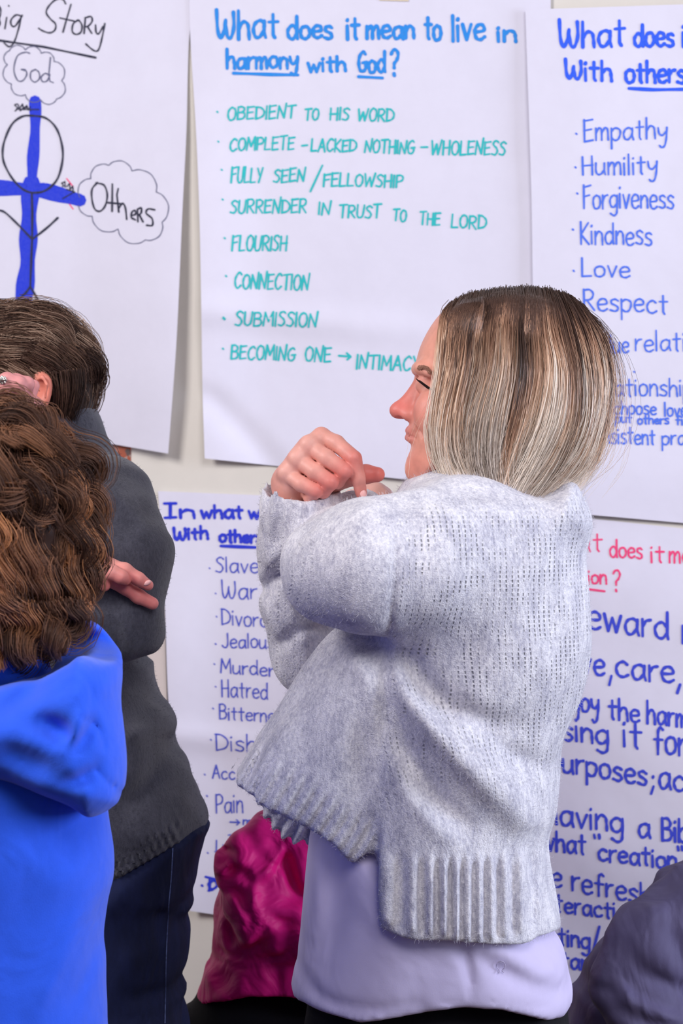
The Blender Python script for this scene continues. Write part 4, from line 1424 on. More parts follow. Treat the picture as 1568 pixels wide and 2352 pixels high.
sg = Grid.px(w, 520, 1040, 1400, 2200, -0.27, 0.30, 0.0036)
sg.fb = -0.14
trunk = [(1040, 1106), (1090, 1112), (1160, 1130), (1230, 1132), (1290, 1120), (1312, 1146), (1327, 1200), (1345, 1320), (1356, 1450), (1347, 1530), (1325, 1610), (1303, 1665),
         (1286, 1720), (1280, 1790), (1274, 1860), (1257, 1920), (1259, 1980), (1270, 2040), (1284, 2105), (1288, 2200), (1280, 2300), (1000, 2330), (740, 2300), (700, 2100), (700, 1900), (740, 1700), (800, 1500), (850, 1350), (900, 1210), (960, 1120)]
sg.inflate(trunk, 0.03, 0.15, 0.190, 0.01)
neck = [(1000, 1085), (1060, 1098), (1120, 1118), (1160, 1132), (1230, 1134), (1294, 1112), (1314, 1146), (1324, 1220), (1100, 1260), (960, 1240), (925, 1160), (945, 1112)]
sg.inflate(neck, 0.01, 0.05, 0.115, 0.05)
sg.limb([(1080, 1270, -0.075), (960, 1296, -0.125), (850, 1300, -0.145), (775, 1312, -0.125)], [0.084, 0.083, 0.077, 0.064], 0.035)
sg.limb([(770, 1300, -0.11), (786, 1260, -0.02), (812, 1205, 0.06), (832, 1178, 0.085)], [0.060, 0.050, 0.038, 0.032], 0.012)
T = sg.fold
T([(905, 1228), (900, 1330), (893, 1420), (888, 1500)], 6, 0.0040, ymax=2.40)                     # armhole seam
T([(915, 1490), (905, 1540), (930, 1600), (1010, 1690), (1100, 1790), (1190, 1890)], 30, -0.018, ymax=2.44)   # ridge sweeping back
T([(930, 1520), (1000, 1600), (1090, 1650), (1180, 1670)], 30, 0.016, ymax=2.44)
T([(900, 1640), (930, 1720), (990, 1820), (1060, 1890)], 28, 0.015, ymax=2.44)
T([(1060, 1690), (1150, 1790), (1230, 1900)], 28, -0.012, ymax=2.44)
T([(1110, 1690), (1190, 1750), (1260, 1780)], 30, 0.012, ymax=2.44)
T([(880, 1700), (960, 1840), (1040, 1930)], 26, -0.005, ymax=2.44)


def ribs_back(px, py):
    c = np.clip((px - 868) / (1275 - 868), -0.4, 1.05)
    m1 = (1 / (1 + np.exp(-(py - 1962 - 20 * c) / 8.0)))
    ph = 10.4 * (c - 0.075 * np.sin(2 * math.pi * c))
    a = np.sin(2 * math.pi * ph)
    hem = np.interp(px, [868, 920, 1020, 1120, 1200, 1250, 1290], [2126, 2144, 2157, 2170, 2164, 2148, 2128])
    m1 = m1 / (1 + np.exp((py - hem + 14) / 4.0)) / (1 + np.exp((px - 1252) / 5.0))
    return -np.sign(a) * np.abs(a) ** 0.8 * 0.0046 * m1 - 0.001 * m1


sg.disp(ribs_back)
cutA = [(868, 1900), (868, 1990), (869, 2126), (920, 2144), (1020, 2157), (1120, 2170), (1200, 2164), (1250, 2148), (1290, 2128), (1400, 2110), (1400, 2420), (500, 2420), (500, 1760), (700, 1760), (860, 1860)]
NB = -0.135
cutA = [(868, 1900, -.11), (868, 1990, -.11), (869, 2126, -.11), (920, 2144, NB), (1020, 2157, NB), (1120, 2170, NB), (1200, 2164, -.11), (1250, 2150, -.07), (1288, 2128, 0.0), (1400, 2110), (1400, 2420), (500, 2420), (500, 1760), (700, 1760), (860, 1860, -.11)]
sg.cut(cutA, -1, 1, 0.006)

# front panel: a hollow tent held out by the raised arms
cg = twin(sg)
front = [(1000, 1360), (900, 1400), (800, 1425), (752, 1458), (700, 1520), (668, 1572), (640, 1622), (598, 1682), (558, 1740), (526, 1800), (540, 1880), (640, 1960), (720, 2030), (860, 2090), (960, 2080), (1010, 1750), (1040, 1500)]
cg.inflate(front, -0.03, 0.085, 0.098, 0.01, tilt=(0.0, 0.0))
T = cg.fold
T([(890, 1500), (884, 1600), (878, 1750), (868, 1960)], 12, 0.006, ymax=2.42)
T([(800, 1500), (850, 1580), (860, 1680)], 26, -0.006, ymax=2.42)
T([(740, 1560), (720, 1660), (690, 1780)], 28, 0.003, ymax=2.42)
T([(800, 1600), (790, 1720), (770, 1860)], 30, -0.006, ymax=2.42)
T([(660, 1660), (640, 1740), (620, 1810)], 26, -0.004, ymax=2.42)


def ribs_front(px, py):
    ex, ey = 0.874, 0.486
    s = (px - 545) * ex + (py - 1790) * ey
    d = -(px - 545) * ey + (py - 1790) * ex
    m2 = 1 / (1 + np.exp(-(d + 78 - 0.05 * s) / 9.0))
    return -np.sin(2 * math.pi * s / 30.0) * 0.0042 * m2


cg.disp(ribs_front)
inner = [(820, 1700), (740, 1690), (680, 1720), (640, 1770), (610, 1820), (590, 1900), (640, 2000), (720, 2060), (800, 2100), (826, 1900)]
cg.inflate(inner, -0.03, 0.07, 0.076, 0.004, sub=True)
HB = -0.115
hemN = [(470, 1730, -.04), (541, 1780, -.04), (549, 1797, -.05), (590, 1832, -.08), (640, 1860, -.10), (715, 1910, HB), (768, 1941, HB), (790, 1966, HB), (805, 1984, HB), (816, 1980, HB), (830, 1967, HB), (846, 1956, HB), (868, 1945, HB),
        (960, 1930, HB), (1060, 2200), (400, 2200)]
cg.cut(hemN, -1, 0.0)
hemF = [(470, 1730), (541, 1780), (549, 1797), (590, 1834), (606, 1856), (626, 1890), (654, 1918), (690, 1932), (712, 1926), (722, 1900), (768, 1910), (868, 1900), (960, 1900), (1060, 2200), (400, 2200)]
cg.cut(hemF, -0.001, 1)
# below the slit the two panels part
xx, zz = w.P(869, 0, -0.11)[0], w.P(0, 1925, -0.11)[2]
cg.F = np.where((sg.x[:, None, None] > xx) & (sg.z[None, None, :] < zz), np.maximum(cg.F, 0.004), cg.F)
sg.F = smin(sg.F, cg.F, 0.016)
fg = twin(sg)                       # the far front hem hanging behind
fg.inflate([(588, 1790), (600, 1846), (624, 1888), (652, 1917), (690, 1931), (714, 1924), (740, 1880), (700, 1800)], 0.045, 0.03, 0.026, 0.004)
fg.disp(ribs_front, 0.02)
sg.F = smin(sg.F, fg.F, 0.003)

# raised far sleeve with its loose ribbed cuff
rg = twin(sg)
rg.fb = 0.02
rg.limb([(696, 1030, 0.006), (694, 1085, 0.012), (690, 1160, 0.026), (684, 1250, 0.060), (692, 1380, 0.105), (722, 1500, 0.14), (800, 1500, 0.18), (960, 1400, 0.16)],
        [0.0420, 0.0440, 0.0475, 0.0490, 0.052, 0.053, 0.06, 0.07], 0.015)
T = rg.fold
T([(606, 1360), (650, 1308), (700, 1272), (745, 1190)], 20, 0.020)
T([(630, 1290), (680, 1235), (740, 1190)], 20, -0.007)
T([(640, 1490), (690, 1445), (740, 1430)], 16, 0.010)
T([(690, 1330), (712, 1395), (765, 1450)], 26, 0.022)
T([(660, 1400), (690, 1470), (700, 1530)], 18, -0.006)
T([(620, 1180), (612, 1240), (616, 1300)], 14, -0.003)


def ribs_cuff(px, py):
    m3 = 1 / (1 + np.exp((py - 1222 + (px - 600) * 0.12) / 10.0))
    return -(np.sin(2 * math.pi * (px - 600 + (py - 1100) * 0.10) / 30.0) * 0.0027 - 0.0008) * m3


rg.disp(ribs_cuff)
rg.limb([(640, 1062, 0.004), (664, 1106, 0.012), (700, 1170, 0.02)], [0.034, 0.032, 0.024], 0.004, sub=True)
rg.cut([(540, 1050), (626, 1082), (636, 1120), (656, 1143), (700, 1152), (748, 1142), (792, 1116), (900, 1060), (900, 960), (540, 960)], -1, 0.020)
rg.cut([(540, 1050), (628, 1078), (700, 1090), (795, 1112), (900, 1060), (900, 960), (540, 960)], 0.019, 1)
sg.F = smin(sg.F, rg.F, 0.004)
sg.limb([(850, 1150, 0.105), (835, 1180, 0.088)], [0.025, 0.02], 0.003, sub=True)
sg.noise(0.0014, 0.05, 3)
sv, sq = sg.mesh(1)
sw = mesh_np('sweater', sv, sq, M_wool, origin=base, parent=woman)
pxv = (sv[:, 0]) / sv[:, 1] * FPX + 784
pyv = (CAMZ - sv[:, 2]) / sv[:, 1] * FPX + 1176
km = 1 / (1 + np.exp(-(pxv - 925 + (pyv - 1300) * 0.10) / 12)) * (1 / (1 + np.exp((pyv - 1800 + (pxv - 1000) * 0.1) / 70))) * (1 / (1 + np.exp(-(pyv - 1160) / 18)))
km = np.maximum(km, 0.35 * (pxv < 720) * (pyv < 1560) * (pyv > 1230))
attr(sw, 'knit', km)
attr(sw, 'ku', sv[:, 0] * 1.0 + 0.05 * (sv[:, 2] - 1.2) - 0.35 * np.clip(1.22 - sv[:, 2], -0.3, 0.3) ** 2 + 0.25 * (sv[:, 1] - 2.42))
P = fuzz_strands(sv, sq, 26000, 0.0055, 4)
v, q, c = strands(P, 0.00017, 0.00008, np.zeros((len(P), 3, 3)))
fz = mesh_np('wool_fuzz', v, q, simple_mat('wool_fibre', lin(226, 222, 230), 0.9), origin=base, parent=sw)
fz['kind'] = 'stuff'

# --- lavender shirt below the sweater
M_shirt = simple_mat('lavender_jersey', lin(206, 196, 228), 0.75, noise=0.04, scale=20, bump=0.06, bscale=900, wrinkle=0.18, wscale=9)
ug = Grid.px(w, 640, 1820, 1340, 2400, -0.23, 0.23, 0.0044)
ug.fb = -0.11
shirt = [(730, 1840), (716, 1910), (706, 1990), (697, 2080), (683, 2180), (670, 2250), (662, 2300), (680, 2380), (760, 2460), (1000, 2480), (1220, 2460), (1300, 2380),
         (1316, 2280), (1305, 2230), (1290, 2165), (1262, 2110), (1235, 1950), (1150, 1840), (900, 1830)]
ug.inflate(shirt, 0.02, 0.13, 0.154, 0.01)
T = ug.fold
T([(1048, 2130), (1070, 2180), (1078, 2240), (1076, 2312)], 5, 0.0022, taper=False)
T([(1030, 2150), (1066, 2200), (1078, 2260)], 14, 0.004)
T([(1090, 2150), (1180, 2200), (1290, 2270)], 26, -0.006)
T([(1100, 2190), (1190, 2250), (1300, 2300)], 18, 0.005)
T([(730, 1920), (726, 2050), (712, 2160)], 24, -0.007)
T([(770, 1960), (770, 2100), (750, 2220)], 30, 0.006)
T([(820, 1990), (850, 2080), (900, 2180)], 30, -0.004)
T([(672, 2262), (700, 2296), (760, 2318), (830, 2326), (930, 2308), (1061, 2290), (1145, 2296), (1256, 2318), (1312, 2276)], 4, 0.0016, taper=False)
T([(680, 2250), (740, 2300), (840, 2310), (960, 2292)], 12, 0.004)
UB = -0.115
ug.cut([(600, 2262), (662, 2276), (674, 2300, -.03), (702, 2321, -.08), (760, 2342, UB), (830, 2349, UB), (900, 2335, UB), (977, 2320, UB), (1061, 2309, UB), (1145, 2316, UB), (1210, 2332, -.10), (1256, 2339, -.07), (1290, 2326, -.03), (1314, 2296), (1322, 2270), (1400, 2250),
            (1400, 2600), (600, 2600)], -1, 1, 0.008)
uv_, uq = ug.mesh(2)
sh = mesh_np('undershirt', uv_, uq, M_shirt, origin=base, parent=woman)
sh['label'] = 'lavender shirt showing below the sweater'

em = on_surface(uv_, w, catmull([(1143, 2233), (1147, 2229), (1140, 2220), (1143, 2211), (1150, 2208), (1157, 2211), (1160, 2220), (1153, 2229), (1157, 2233)], 5), 0.0006)
v, q, c = strands(em[None], 0.0006, 0.0006, np.zeros((1, len(em), 3)))
mesh_np('emblem', v, q, simple_mat('emblem_print', lin(196, 186, 214), 0.6), origin=base, parent=sh)

# black trousers and shoes
def trousers(f, parts_fn, mat, origin, parent, name='trousers', h=0.010, lo=None, hi=None):
    G = Grid(f, lo, hi, h)
    parts_fn(G)
    v, q = G.mesh(2)
    return mesh_np(name, v, q, mat, origin=origin, parent=parent)


def wt(G):
    G.limb([(1000, 2180, 0.02), (1050, 2300, 0.02)], [0.07, 0.075], 0.04)
    G.inflate([(720, 2230), (706, 2300), (712, 2420), (900, 2460), (1200, 2460), (1300, 2420), (1300, 2300), (1280, 2230), (1000, 2210)], 0.02, 0.11, 0.130, 0.02)
    p = w.P(1020, 2330, 0.02)
    for s_ in (-1, 1):
        G.cone([p + np.array([0.03 * s_, 0.055 * s_, -0.03]), np.array([p[0], p[1] + 0.08 * s_, 0.42]), np.array([p[0] + 0.02, p[1] + 0.085 * s_, 0.10])], [0.068, 0.070, 0.058], 0.03)


trousers(w, wt, M_black, base, woman, lo=[w.P(640, 0, 0)[0], 2.2, 0.02], hi=[w.P(1400, 0, 0)[0], 2.68, w.P(0, 2150, 0)[2]])['label'] = 'black trousers'


def shoes(f, ankles, d, origin, parent, r=0.042):
    for a in ankles:
        a = np.array(a)
        G = Grid(f, [a[0] - 0.26, a[1] - 0.26, -0.005], [a[0] + 0.26, a[1] + 0.26, 0.16], 0.007)
        d_ = np.array([d[0], d[1], 0.0])
        G.cone([np.array([a[0], a[1], 0.085]), np.array([a[0], a[1], 0.045])], [r, r], 0.02)
        G.cone([np.array([a[0], a[1], 0.040]) - d_ * 0.05, np.array([a[0], a[1], 0.036]) + d_ * 0.15], [0.038, 0.034], 0.02)
        v, q = G.mesh(1)
        v[:, 2] = np.maximum(v[:, 2], 0.0)
        mesh_np('shoe', v, q, M_shoe, origin=origin, parent=parent)


p = w.P(1020, 2330, 0.02)
shoes(w, [(p[0] + 0.02, p[1] - 0.085), (p[0] + 0.02, p[1] + 0.085)], (-1, 0), base, woman)

M_locks = hair_mat('tousled_hair', 0.5, 0.22, 0.08)

# ================================================================== hair in tousled or curly locks
def locks(f, specs, n_each, K, r0, r1, seed, wave=0.0, curl=0.0, pal=None, spread=0.010, palt=None):
    """specs: guide polylines of (px,py,b); each becomes a bundle of fibres with its own tint"""
    r = np.random.default_rng(seed)
    allP, allC = [], []
    for gd in specs:
        W3 = resample(np.array([f.P(*p) for p in gd]), K)
        t = np.linspace(0, 1, K)
        ph = r.uniform(0, 6.28)
        tint = r.uniform(0, 1)
        T_ = np.gradient(W3, axis=0); T_ /= np.linalg.norm(T_, axis=1, keepdims=True) + 1e-9
        A_ = np.cross(T_, [0.2, -1, 0.1]); A_ /= np.linalg.norm(A_, axis=1, keepdims=True) + 1e-9
        B_ = np.cross(T_, A_)
        fr = r.uniform(0.7, 1.3)
        cen = W3 + (A_ * np.sin(ph + t * 6.28 * wave * fr)[:, None] + B_ * np.cos(ph + t * 6.28 * wave * fr)[:, None] * 0.7) * (curl * np.minimum(t * 2.5, 1))[:, None]
        n = n_each
        oa = r.normal(size=(n, 1, 1)) * spread; ob = r.normal(size=(n, 1, 1)) * spread * 0.6
        tap = (1 - 0.75 * t ** 2)[None, :, None]
        P = cen[None] + A_[None] * oa * tap + B_[None] * ob * tap
        P = P + r.normal(size=(n, 1, 3)) * 0.0010 * t[None, :, None] * 2
        ti = np.clip(tint + r.normal(size=(n, 1)) * 0.16 + np.zeros((n, K)), 0, 1)
        c = np.stack([np.interp(ti, np.linspace(0, 1, len(pal)), [p[i] for p in pal]) for i in range(3)], -1)
        allP.append(P); allC.append(c)
    return strands(np.concatenate(allP), r0, r1, np.concatenate(allC))


def surf_locks(f, c, rad, n, length, seed, region, flow, lift=0.0, K=12):
    """guides lying over an ellipsoid: start points chosen by region(), heading given by flow()"""
    r = np.random.default_rng(seed)
    C0 = f.P(*c)
    rad = np.array(rad)
    out = []
    while len(out) < n:
        d = r.normal(size=3); d /= np.linalg.norm(d)
        if not region(d): continue
        p = d.copy()
        pts = []
        L = length * r.uniform(0.7, 1.25)
        steps = 8
        tw = r.normal() * 0.35
        off = r.uniform(-0.2, 1.0)
        for s_ in range(steps):
            pts.append(C0 + p * rad * (1.0 + lift * off * math.sin(math.pi * (s_ + 1) / steps)))
            v = np.array(flow(p)) + np.array([-p[2], 0, p[0]]) * tw
            v = v - p * (v @ p)
            v /= np.linalg.norm(v) + 1e-6
            p = p + v * (L / steps) / rad.mean()
            p /= np.linalg.norm(p)
        out.append(pts)
    return out


def world_guides(f, G):
    """3-D guide points back to measured form for locks()"""
    return [[((p[0] / p[1] * FPX + 784), ((CAMZ - p[2]) / p[1] * FPX + 1176), p[1] - f.D0) for p in g_] for g_ in G]


def mono(V, col): return np.tile(np.array(col)[None, :3], (len(V), 1))


# ================================================================== person in the charcoal sweater and jeans
q2 = Fig(2.75)
SK2 = lin(222, 150, 134)
base2 = np.array([q2.P(60, 0, 0)[0], 2.75, 0.0])
# head turned away to the left, with the near ear showing
g = Grid.px(q2, -230, 660, 260, 1120, -0.14, 0.14, 0.0026)
g.ell((40, 852, 0.0), (0.096, 0.074, 0.084), 0.01)
g.inflate([(-60, 760), (-112, 790), (-128, 850), (-134, 880), (-156, 915), (-150, 928), (-136, 936), (-138, 970), (-132, 990), (-130, 1030), (-100, 1046), (-30, 1020), (60, 960), (80, 860), (20, 760)], 0.0, 0.055, 0.066, 0.02)
g.limb([(60, 930, 0.0), (90, 1040, 0.005), (100, 1110, 0.01)], [0.066, 0.062, 0.07], 0.03)
# ear: outer rim, hollow and lobe
ear = [(70, 878), (76, 860), (92, 852), (110, 858), (121, 876), (121, 900), (114, 925), (104, 945), (92, 955), (84, 946), (80, 920), (74, 900)]
g.inflate(ear, -0.078, 0.010, 0.009, 0.004, tilt=(-0.25, 0))
g.ell((93, 900, -0.092), (0.0105, 0.010, 0.020), 0.004, sub=True, rot=-0.15)
g.limb([(84, 872, -0.086), (98, 866, -0.092), (108, 884, -0.093), (104, 915, -0.090)], [0.0022, 0.0026, 0.0026, 0.002], 0.003)
hv, hq = g.mesh(2)
hc = mono(hv, SK2)
hc = blend(hc, 0.7 * near(hv, q2, (105, 890, -.085), (0.02, 0.02, 0.035)), lin(226, 128, 106)[:3])
# left fist at the cheek with the fingers curled in
g = Grid.px(q2, -110, 840, 130, 1010, -0.20, -0.03, 0.0018)
for pts, rr in (([(-60, 900, -.13), (-30, 876, -.145), (12, 888, -.15), (30, 915, -.135)], [.0105, .0105, .0098, .009]),
                ([(-40, 906, -.135), (16, 874, -.150), (44, 882, -.150), (52, 910, -.135)], [.0105, .0108, .0100, .009]),
                ([(-20, 916, -.130), (36, 876, -.140), (62, 882, -.140), (60, 905, -.125)], [.0105, .0105, .0098, .0085]),
                ([(20, 950, -.115), (62, 916, -.118), (77, 886, -.116)], [.0105, .0105, .0085]),
                ([(40, 960, -.110), (78, 930, -.110), (88, 940, -.105)], [.012, .0115, .010])):
    t_ = twin(g); t_.limb(pts, rr, 0.003); g.F = smin(g.F, t_.F, 0.0015)
g.limb([(-40, 912, -.125), (30, 930, -.115), (20, 985, -.115)], [0.022, 0.022, 0.024], 0.01)
fv, fq = g.mesh(1)
fc = mono(fv, lin(226, 152, 150))
# right hand stretched over the near sleeve
g = Grid.px(q2, 90, 1240, 380, 1420, -0.30, -0.12, 0.0016)
fing = [([(236, 1300, -.225), (286, 1310, -.232), (318, 1330, -.230), (340, 1344, -.226)], [.0115, .0095, .0085, .0070]),
        ([(240, 1322, -.215), (288, 1348, -.216), (318, 1370, -.214), (350, 1386, -.210)], [.0115, .0098, .0092, .0080]),
        ([(226, 1304, -.235), (256, 1314, -.246), (278, 1325, -.246), (288, 1331, -.240)], [.0110, .0098, .0088, .0075]),
        ([(214, 1310, -.235), (232, 1325, -.245), (240, 1345, -.240)], [.0105, .0088, .0075])]
for pts, rr in fing:
    t_ = twin(g); t_.limb(pts, rr, 0.004); g.F = smin(g.F, t_.F, 0.002)
g.limb([(246, 1306, -.225), (200, 1290, -.215), (140, 1290, -.20)], [0.0135, 0.026, 0.026], 0.008)
gv, gq = g.mesh(1)
gc = mono(gv, lin(228, 156, 146))
for p in ((345, 1384, -.21), (340, 1344, -.22), (288, 1331, -.24), (240, 1342, -.24), (300, 1362, -.215)):
    gc = blend(gc, 0.7 * near(gv, q2, p, (0.02, 0.02, 0.014)), lin(218, 106, 104)[:3])
bg = Grid(q2, [q2.P(-300, 0, 0)[0], 2.75 - 0.30, 0.0], [q2.P(480, 0, 0)[0], 2.75 + 0.26, q2.P(0, 1040, 0)[2]], 0.012)
bg.limb([(100, 1080, 0.01), (100, 1250, 0.01), (140, 1600, 0.01), (230, 1900, 0.0)], [0.06, 0.09, 0.080, 0.08], 0.04)
bg.limb([(190, 1170, -.12), (270, 1300, -.16), (250, 1425, -.165), (60, 1255, -.16), (20, 1040, -.13), (16, 990, -.12)], [.042, .036, .030, .026, .024, .022], 0.012)
bg.limb([(150, 1170, .08), (60, 1340, .08), (-20, 1395, -.10), (90, 1310, -.185), (170, 1295, -.207)], [.045, .036, .030, .026, .024], 0.015)
legs(bg, q2, 260, 1980, 0.0, 0.070, 0, [0.055, 0.046, 0.034])
bv, bq = bg.mesh(2)
V, Q, C = merge_parts([(hv, hq, hc), (fv, fq, fc), (gv, gq, gc), (bv, bq, mono(bv, SK2))])
man = mesh_np('person', V, Q, M_skin, origin=base2, cols=C)
tag(man, 'person with short brown hair in a charcoal sweater and dark jeans, fist against the ear', 'person')
nail(q2, (338, 1339, -0.2335), (0.0058, 0.0028, 0.0032), 0.5, man, base2)
nail(q2, (286, 1325, -0.2475), (0.0052, 0.003, 0.0034), 0.5, man, base2)
# ring
G = Grid.px(q2, -14, 858, 22, 892, -0.19, -0.12, 0.001)
G.ell((6, 873, -0.160), (0.0058, 0.005, 0.005), 0.001)
for i in range(7):
    an = i * 0.9
    G.ell((6 + 8 * math.cos(an), 873 + 8 * math.sin(an), -0.163), (0.0018, 0.0018, 0.0018), 0.0003)
v, q = G.mesh(0)
m, nt, b = nodes('silver')
b.inputs['Metallic'].default_value = 1.0; b.inputs['Roughness'].default_value = 0.2
b.inputs['Base Color'].default_value = (0.85, 0.82, 0.75, 1)
mesh_np('ring', v, q, m, origin=base2, parent=man)['label'] = 'sparkling silver ring'

# short brushed-back hair
pal2 = [np.array(lin(*c)[:3]) for c in ((46, 32, 28), (72, 52, 44), (98, 72, 60), (132, 102, 84), (196, 166, 144))]
region = lambda d: (d[1] < 0.75) and not (d[2] < -0.05 and d[0] < 0.30 and d[1] < -0.1) and d[2] > -0.75 and d[0] > -0.75
def flow2(p):
    return (0.9 if p[2] > 0.1 else 0.55, 0.1 - 0.2 * p[1], -0.25 - 0.5 * (p[0] > 0.3) - 0.4 * (p[2] < 0))
GG = surf_locks(q2, (40, 855, 0.0), (0.100, 0.080, 0.085), 340, 0.090, 21, region, flow2, lift=0.14)
p1 = locks(q2, world_guides(q2, GG), 34, 12, 0.00042, 0.00020, 22, wave=0.7, curl=0.0055, pal=pal2, spread=0.0065)
# a few locks above the ear and down the nape
nape = [[(150 + 14 * i, 880 + 6 * i, -0.060 + 0.012 * i), (150 + 14 * i, 930, -0.058 + 0.012 * i), (140 + 11 * i, 986 - i, -0.050 + 0.012 * i)] for i in range(4)]
nape += [[(126 + 8 * i, 850, -0.074), (132 + 8 * i, 900, -0.070), (118 + 9 * i, 972, -0.060)] for i in range(6)]
nape += [[(60 + 22 * i, 800 + 3 * i, -0.086 + 0.004 * i), (100 + 20 * i, 822 + 3 * i, -0.086 + 0.006 * i), (140 + 14 * i, 850 + 5 * i, -0.078 + .008 * i)] for i in range(7)]
p2 = locks(q2, nape, 120, 10, 0.0004, 0.0002, 23, wave=0.5, curl=0.002, pal=pal2[:4], spread=0.009)
g = Grid.px(q2, -200, 670, 250, 1010, -0.13, 0.13, 0.004)
g.ell((42, 850, 0.0), (0.099, 0.078, 0.087), 0.01)
g.inflate([(120, 800), (200, 800), (222, 880), (210, 960), (196, 984), (150, 1000), (120, 980), (128, 920)], 0.0, 0.04, 0.070, 0.02)
g.inflate([(-260, 830), (40, 830), (128, 850), (126, 900), (110, 990), (-260, 1050)], -0.02, 0.01, 0.2, 0.01, sub=True)
cv, cq = g.mesh(2)
V, Q, C = merge_parts([(cv, cq, mono(cv, lin(40, 30, 26))), p1, p2])
mesh_np('hair', V, Q, M_locks, origin=base2, parent=man, cols=C)

# charcoal sweater
M_char = knit_mat('charcoal_wool', lin(68, 68, 80), lin(46, 46, 58), fuzz=0.6)
sg = Grid.px(q2, -260, 960, 490, 2060, -0.27, 0.24, 0.0042)
sg.fb = -0.12
trunk2 = [(120, 985), (200, 990), (216, 1012), (240, 1042), (280, 1068), (310, 1090), (325, 1150), (330, 1350), (345, 1500), (348, 1545), (366, 1592), (386, 1612), (405, 1642), (410, 1672), (404, 1692),
          (420, 1730), (440, 1772), (460, 1820), (474, 1872), (474, 1910), (470, 2000), (420, 2080), (200, 2120), (40, 2000), (0, 1700), (-60, 1400), (-40, 1150), (60, 1030)]
sg.inflate(trunk2, 0.01, 0.13, 0.175, 0.01)
sg.limb([(110, 1000, 0.0), (110, 1060, 0.0)], [0.078, 0.09], 0.04)
sg.limb([(240, 1160, -0.10), (290, 1270, -0.145), (272, 1420, -0.155)], [0.068, 0.060, 0.056], 0.03)
ag = twin(sg)
ag.limb([(278, 1300, -0.150), (276, 1432, -0.160), (220, 1420, -0.165), (60, 1250, -0.16), (20, 1040, -0.13)], [0.060, 0.056, 0.056, 0.048, 0.04], 0.02)
ag.limb([(150, 1160, .10), (60, 1340, .09), (-20, 1395, -.10), (90, 1310, -.185), (165, 1296, -.205)], [.062, .056, .050, .042, .036], 0.02)
ag.fold([(210, 1390), (270, 1380), (330, 1350), (352, 1330)], 16, 0.010)
ag.fold([(270, 1400), (290, 1440), (300, 1490)], 14, 0.007)
ag.fold([(300, 1395), (325, 1440), (328, 1480)], 12, 0.006)
sg.F = smin(sg.F, ag.F, 0.008)
T = sg.fold
T([(225, 1090), (290, 1090), (345, 1120)], 16, 0.005)
T([(230, 1130), (290, 1150), (345, 1210)], 18, -0.004)
T([(345, 1500), (300, 1530), (260, 1540)], 14, 0.010)
T([(362, 1580), (380, 1620), (392, 1660)], 16, 0.010)
T([(400, 1700), (350, 1780), (280, 1880)], 24, 0.006)
T([(280, 1600), (310, 1700), (300, 1800)], 26, -0.005)


def ribs2(px, py):
    d = (py - 1950) + (px - 320) * 0.55
    m_ = 1 / (1 + np.exp(-(d + 20) / 6.0)) * (px < 415)
    return -np.sin(2 * math.pi * (px + py * 0.28) / 13.0) * 0.0030 * m_


sg.disp(ribs2)
sg.cut([(560, 1840), (474, 1902, 0.0), (442, 1920, -.06), (392, 1944, -.09), (345, 1972, -.11), (300, 1997, -.12), (250, 2026, -.12), (180, 2060, -.12), (-100, 2150), (-260, 2300), (560, 2300)], -1, 1, 0.006)
sg.noise(0.002, 0.06, 9)
sv, sq = sg.mesh(1)
so = mesh_np('sweater', sv, sq, M_char, origin=base2, parent=man)
attr(so, 'knit', np.zeros(len(sv))); attr(so, 'ku', sv[:, 0])
P = fuzz_strands(sv, sq, 7000, 0.0035, 8)
v, q, c = strands(P, 0.00018, 0.0001, np.zeros((len(P), 3, 3)))
fz = mesh_np('wool_fuzz', v, q, simple_mat('charcoal_fibre', lin(66, 66, 78), 0.9), origin=base2, parent=so)
fz['kind'] = 'stuff'

# dark jeans with a pale side seam
M_jean = simple_mat('dark_denim', lin(24, 32, 70), 0.85, noise=0.45, scale=26, bump=0.25, bscale=1400, stretch=(1, 1, 0.45), wrinkle=0.4, wscale=14)
jg = Grid(q2, [q2.P(-60, 0, 0)[0], 2.75 - 0.24, 0.05], [q2.P(500, 0, 0)[0], 2.75 + 0.26, q2.P(0, 1850, 0)[2]], 0.0055)
jg.fb = -0.12
jeans = [(60, 1860), (300, 1850), (471, 1880), (470, 1925), (456, 1980), (450, 2040), (447, 2072), (436, 2090), (428, 2098), (437, 2130), (433, 2190), (424, 2250), (430, 2275), (418, 2298), (414, 2360), (408, 2480), (390, 2600), (180, 2600), (120, 2300), (60, 2050)]
jg.inflate(jeans, 0.0, 0.12, 0.165, 0.01)
jg.fold([(447, 2072), (400, 2100), (330, 2110)], 18, 0.006)
jg.fold([(430, 2275), (380, 2290), (300, 2280)], 16, 0.006)
jg.fold([(300, 2010), (260, 2060), (250, 2100)], 30, -0.004)
jg.fold([(396, 1935), (392, 2010), (384, 2100), (380, 2230), (378, 2360)], 4, -0.002, taper=False)
p = q2.P(285, 2400, 0.0)
for s_ in (-1, 1):
    jg.cone([p + np.array([0, 0.08 * s_, 0]), np.array([p[0] + .01, p[1] + 0.085 * s_, 0.42]), np.array([p[0] + 0.02, p[1] + 0.085 * s_, 0.10])], [0.085, 0.068, 0.060], 0.03)
jv, jq = jg.mesh(2)
jo = mesh_np('jeans', jv, jq, M_jean, origin=base2, parent=man)
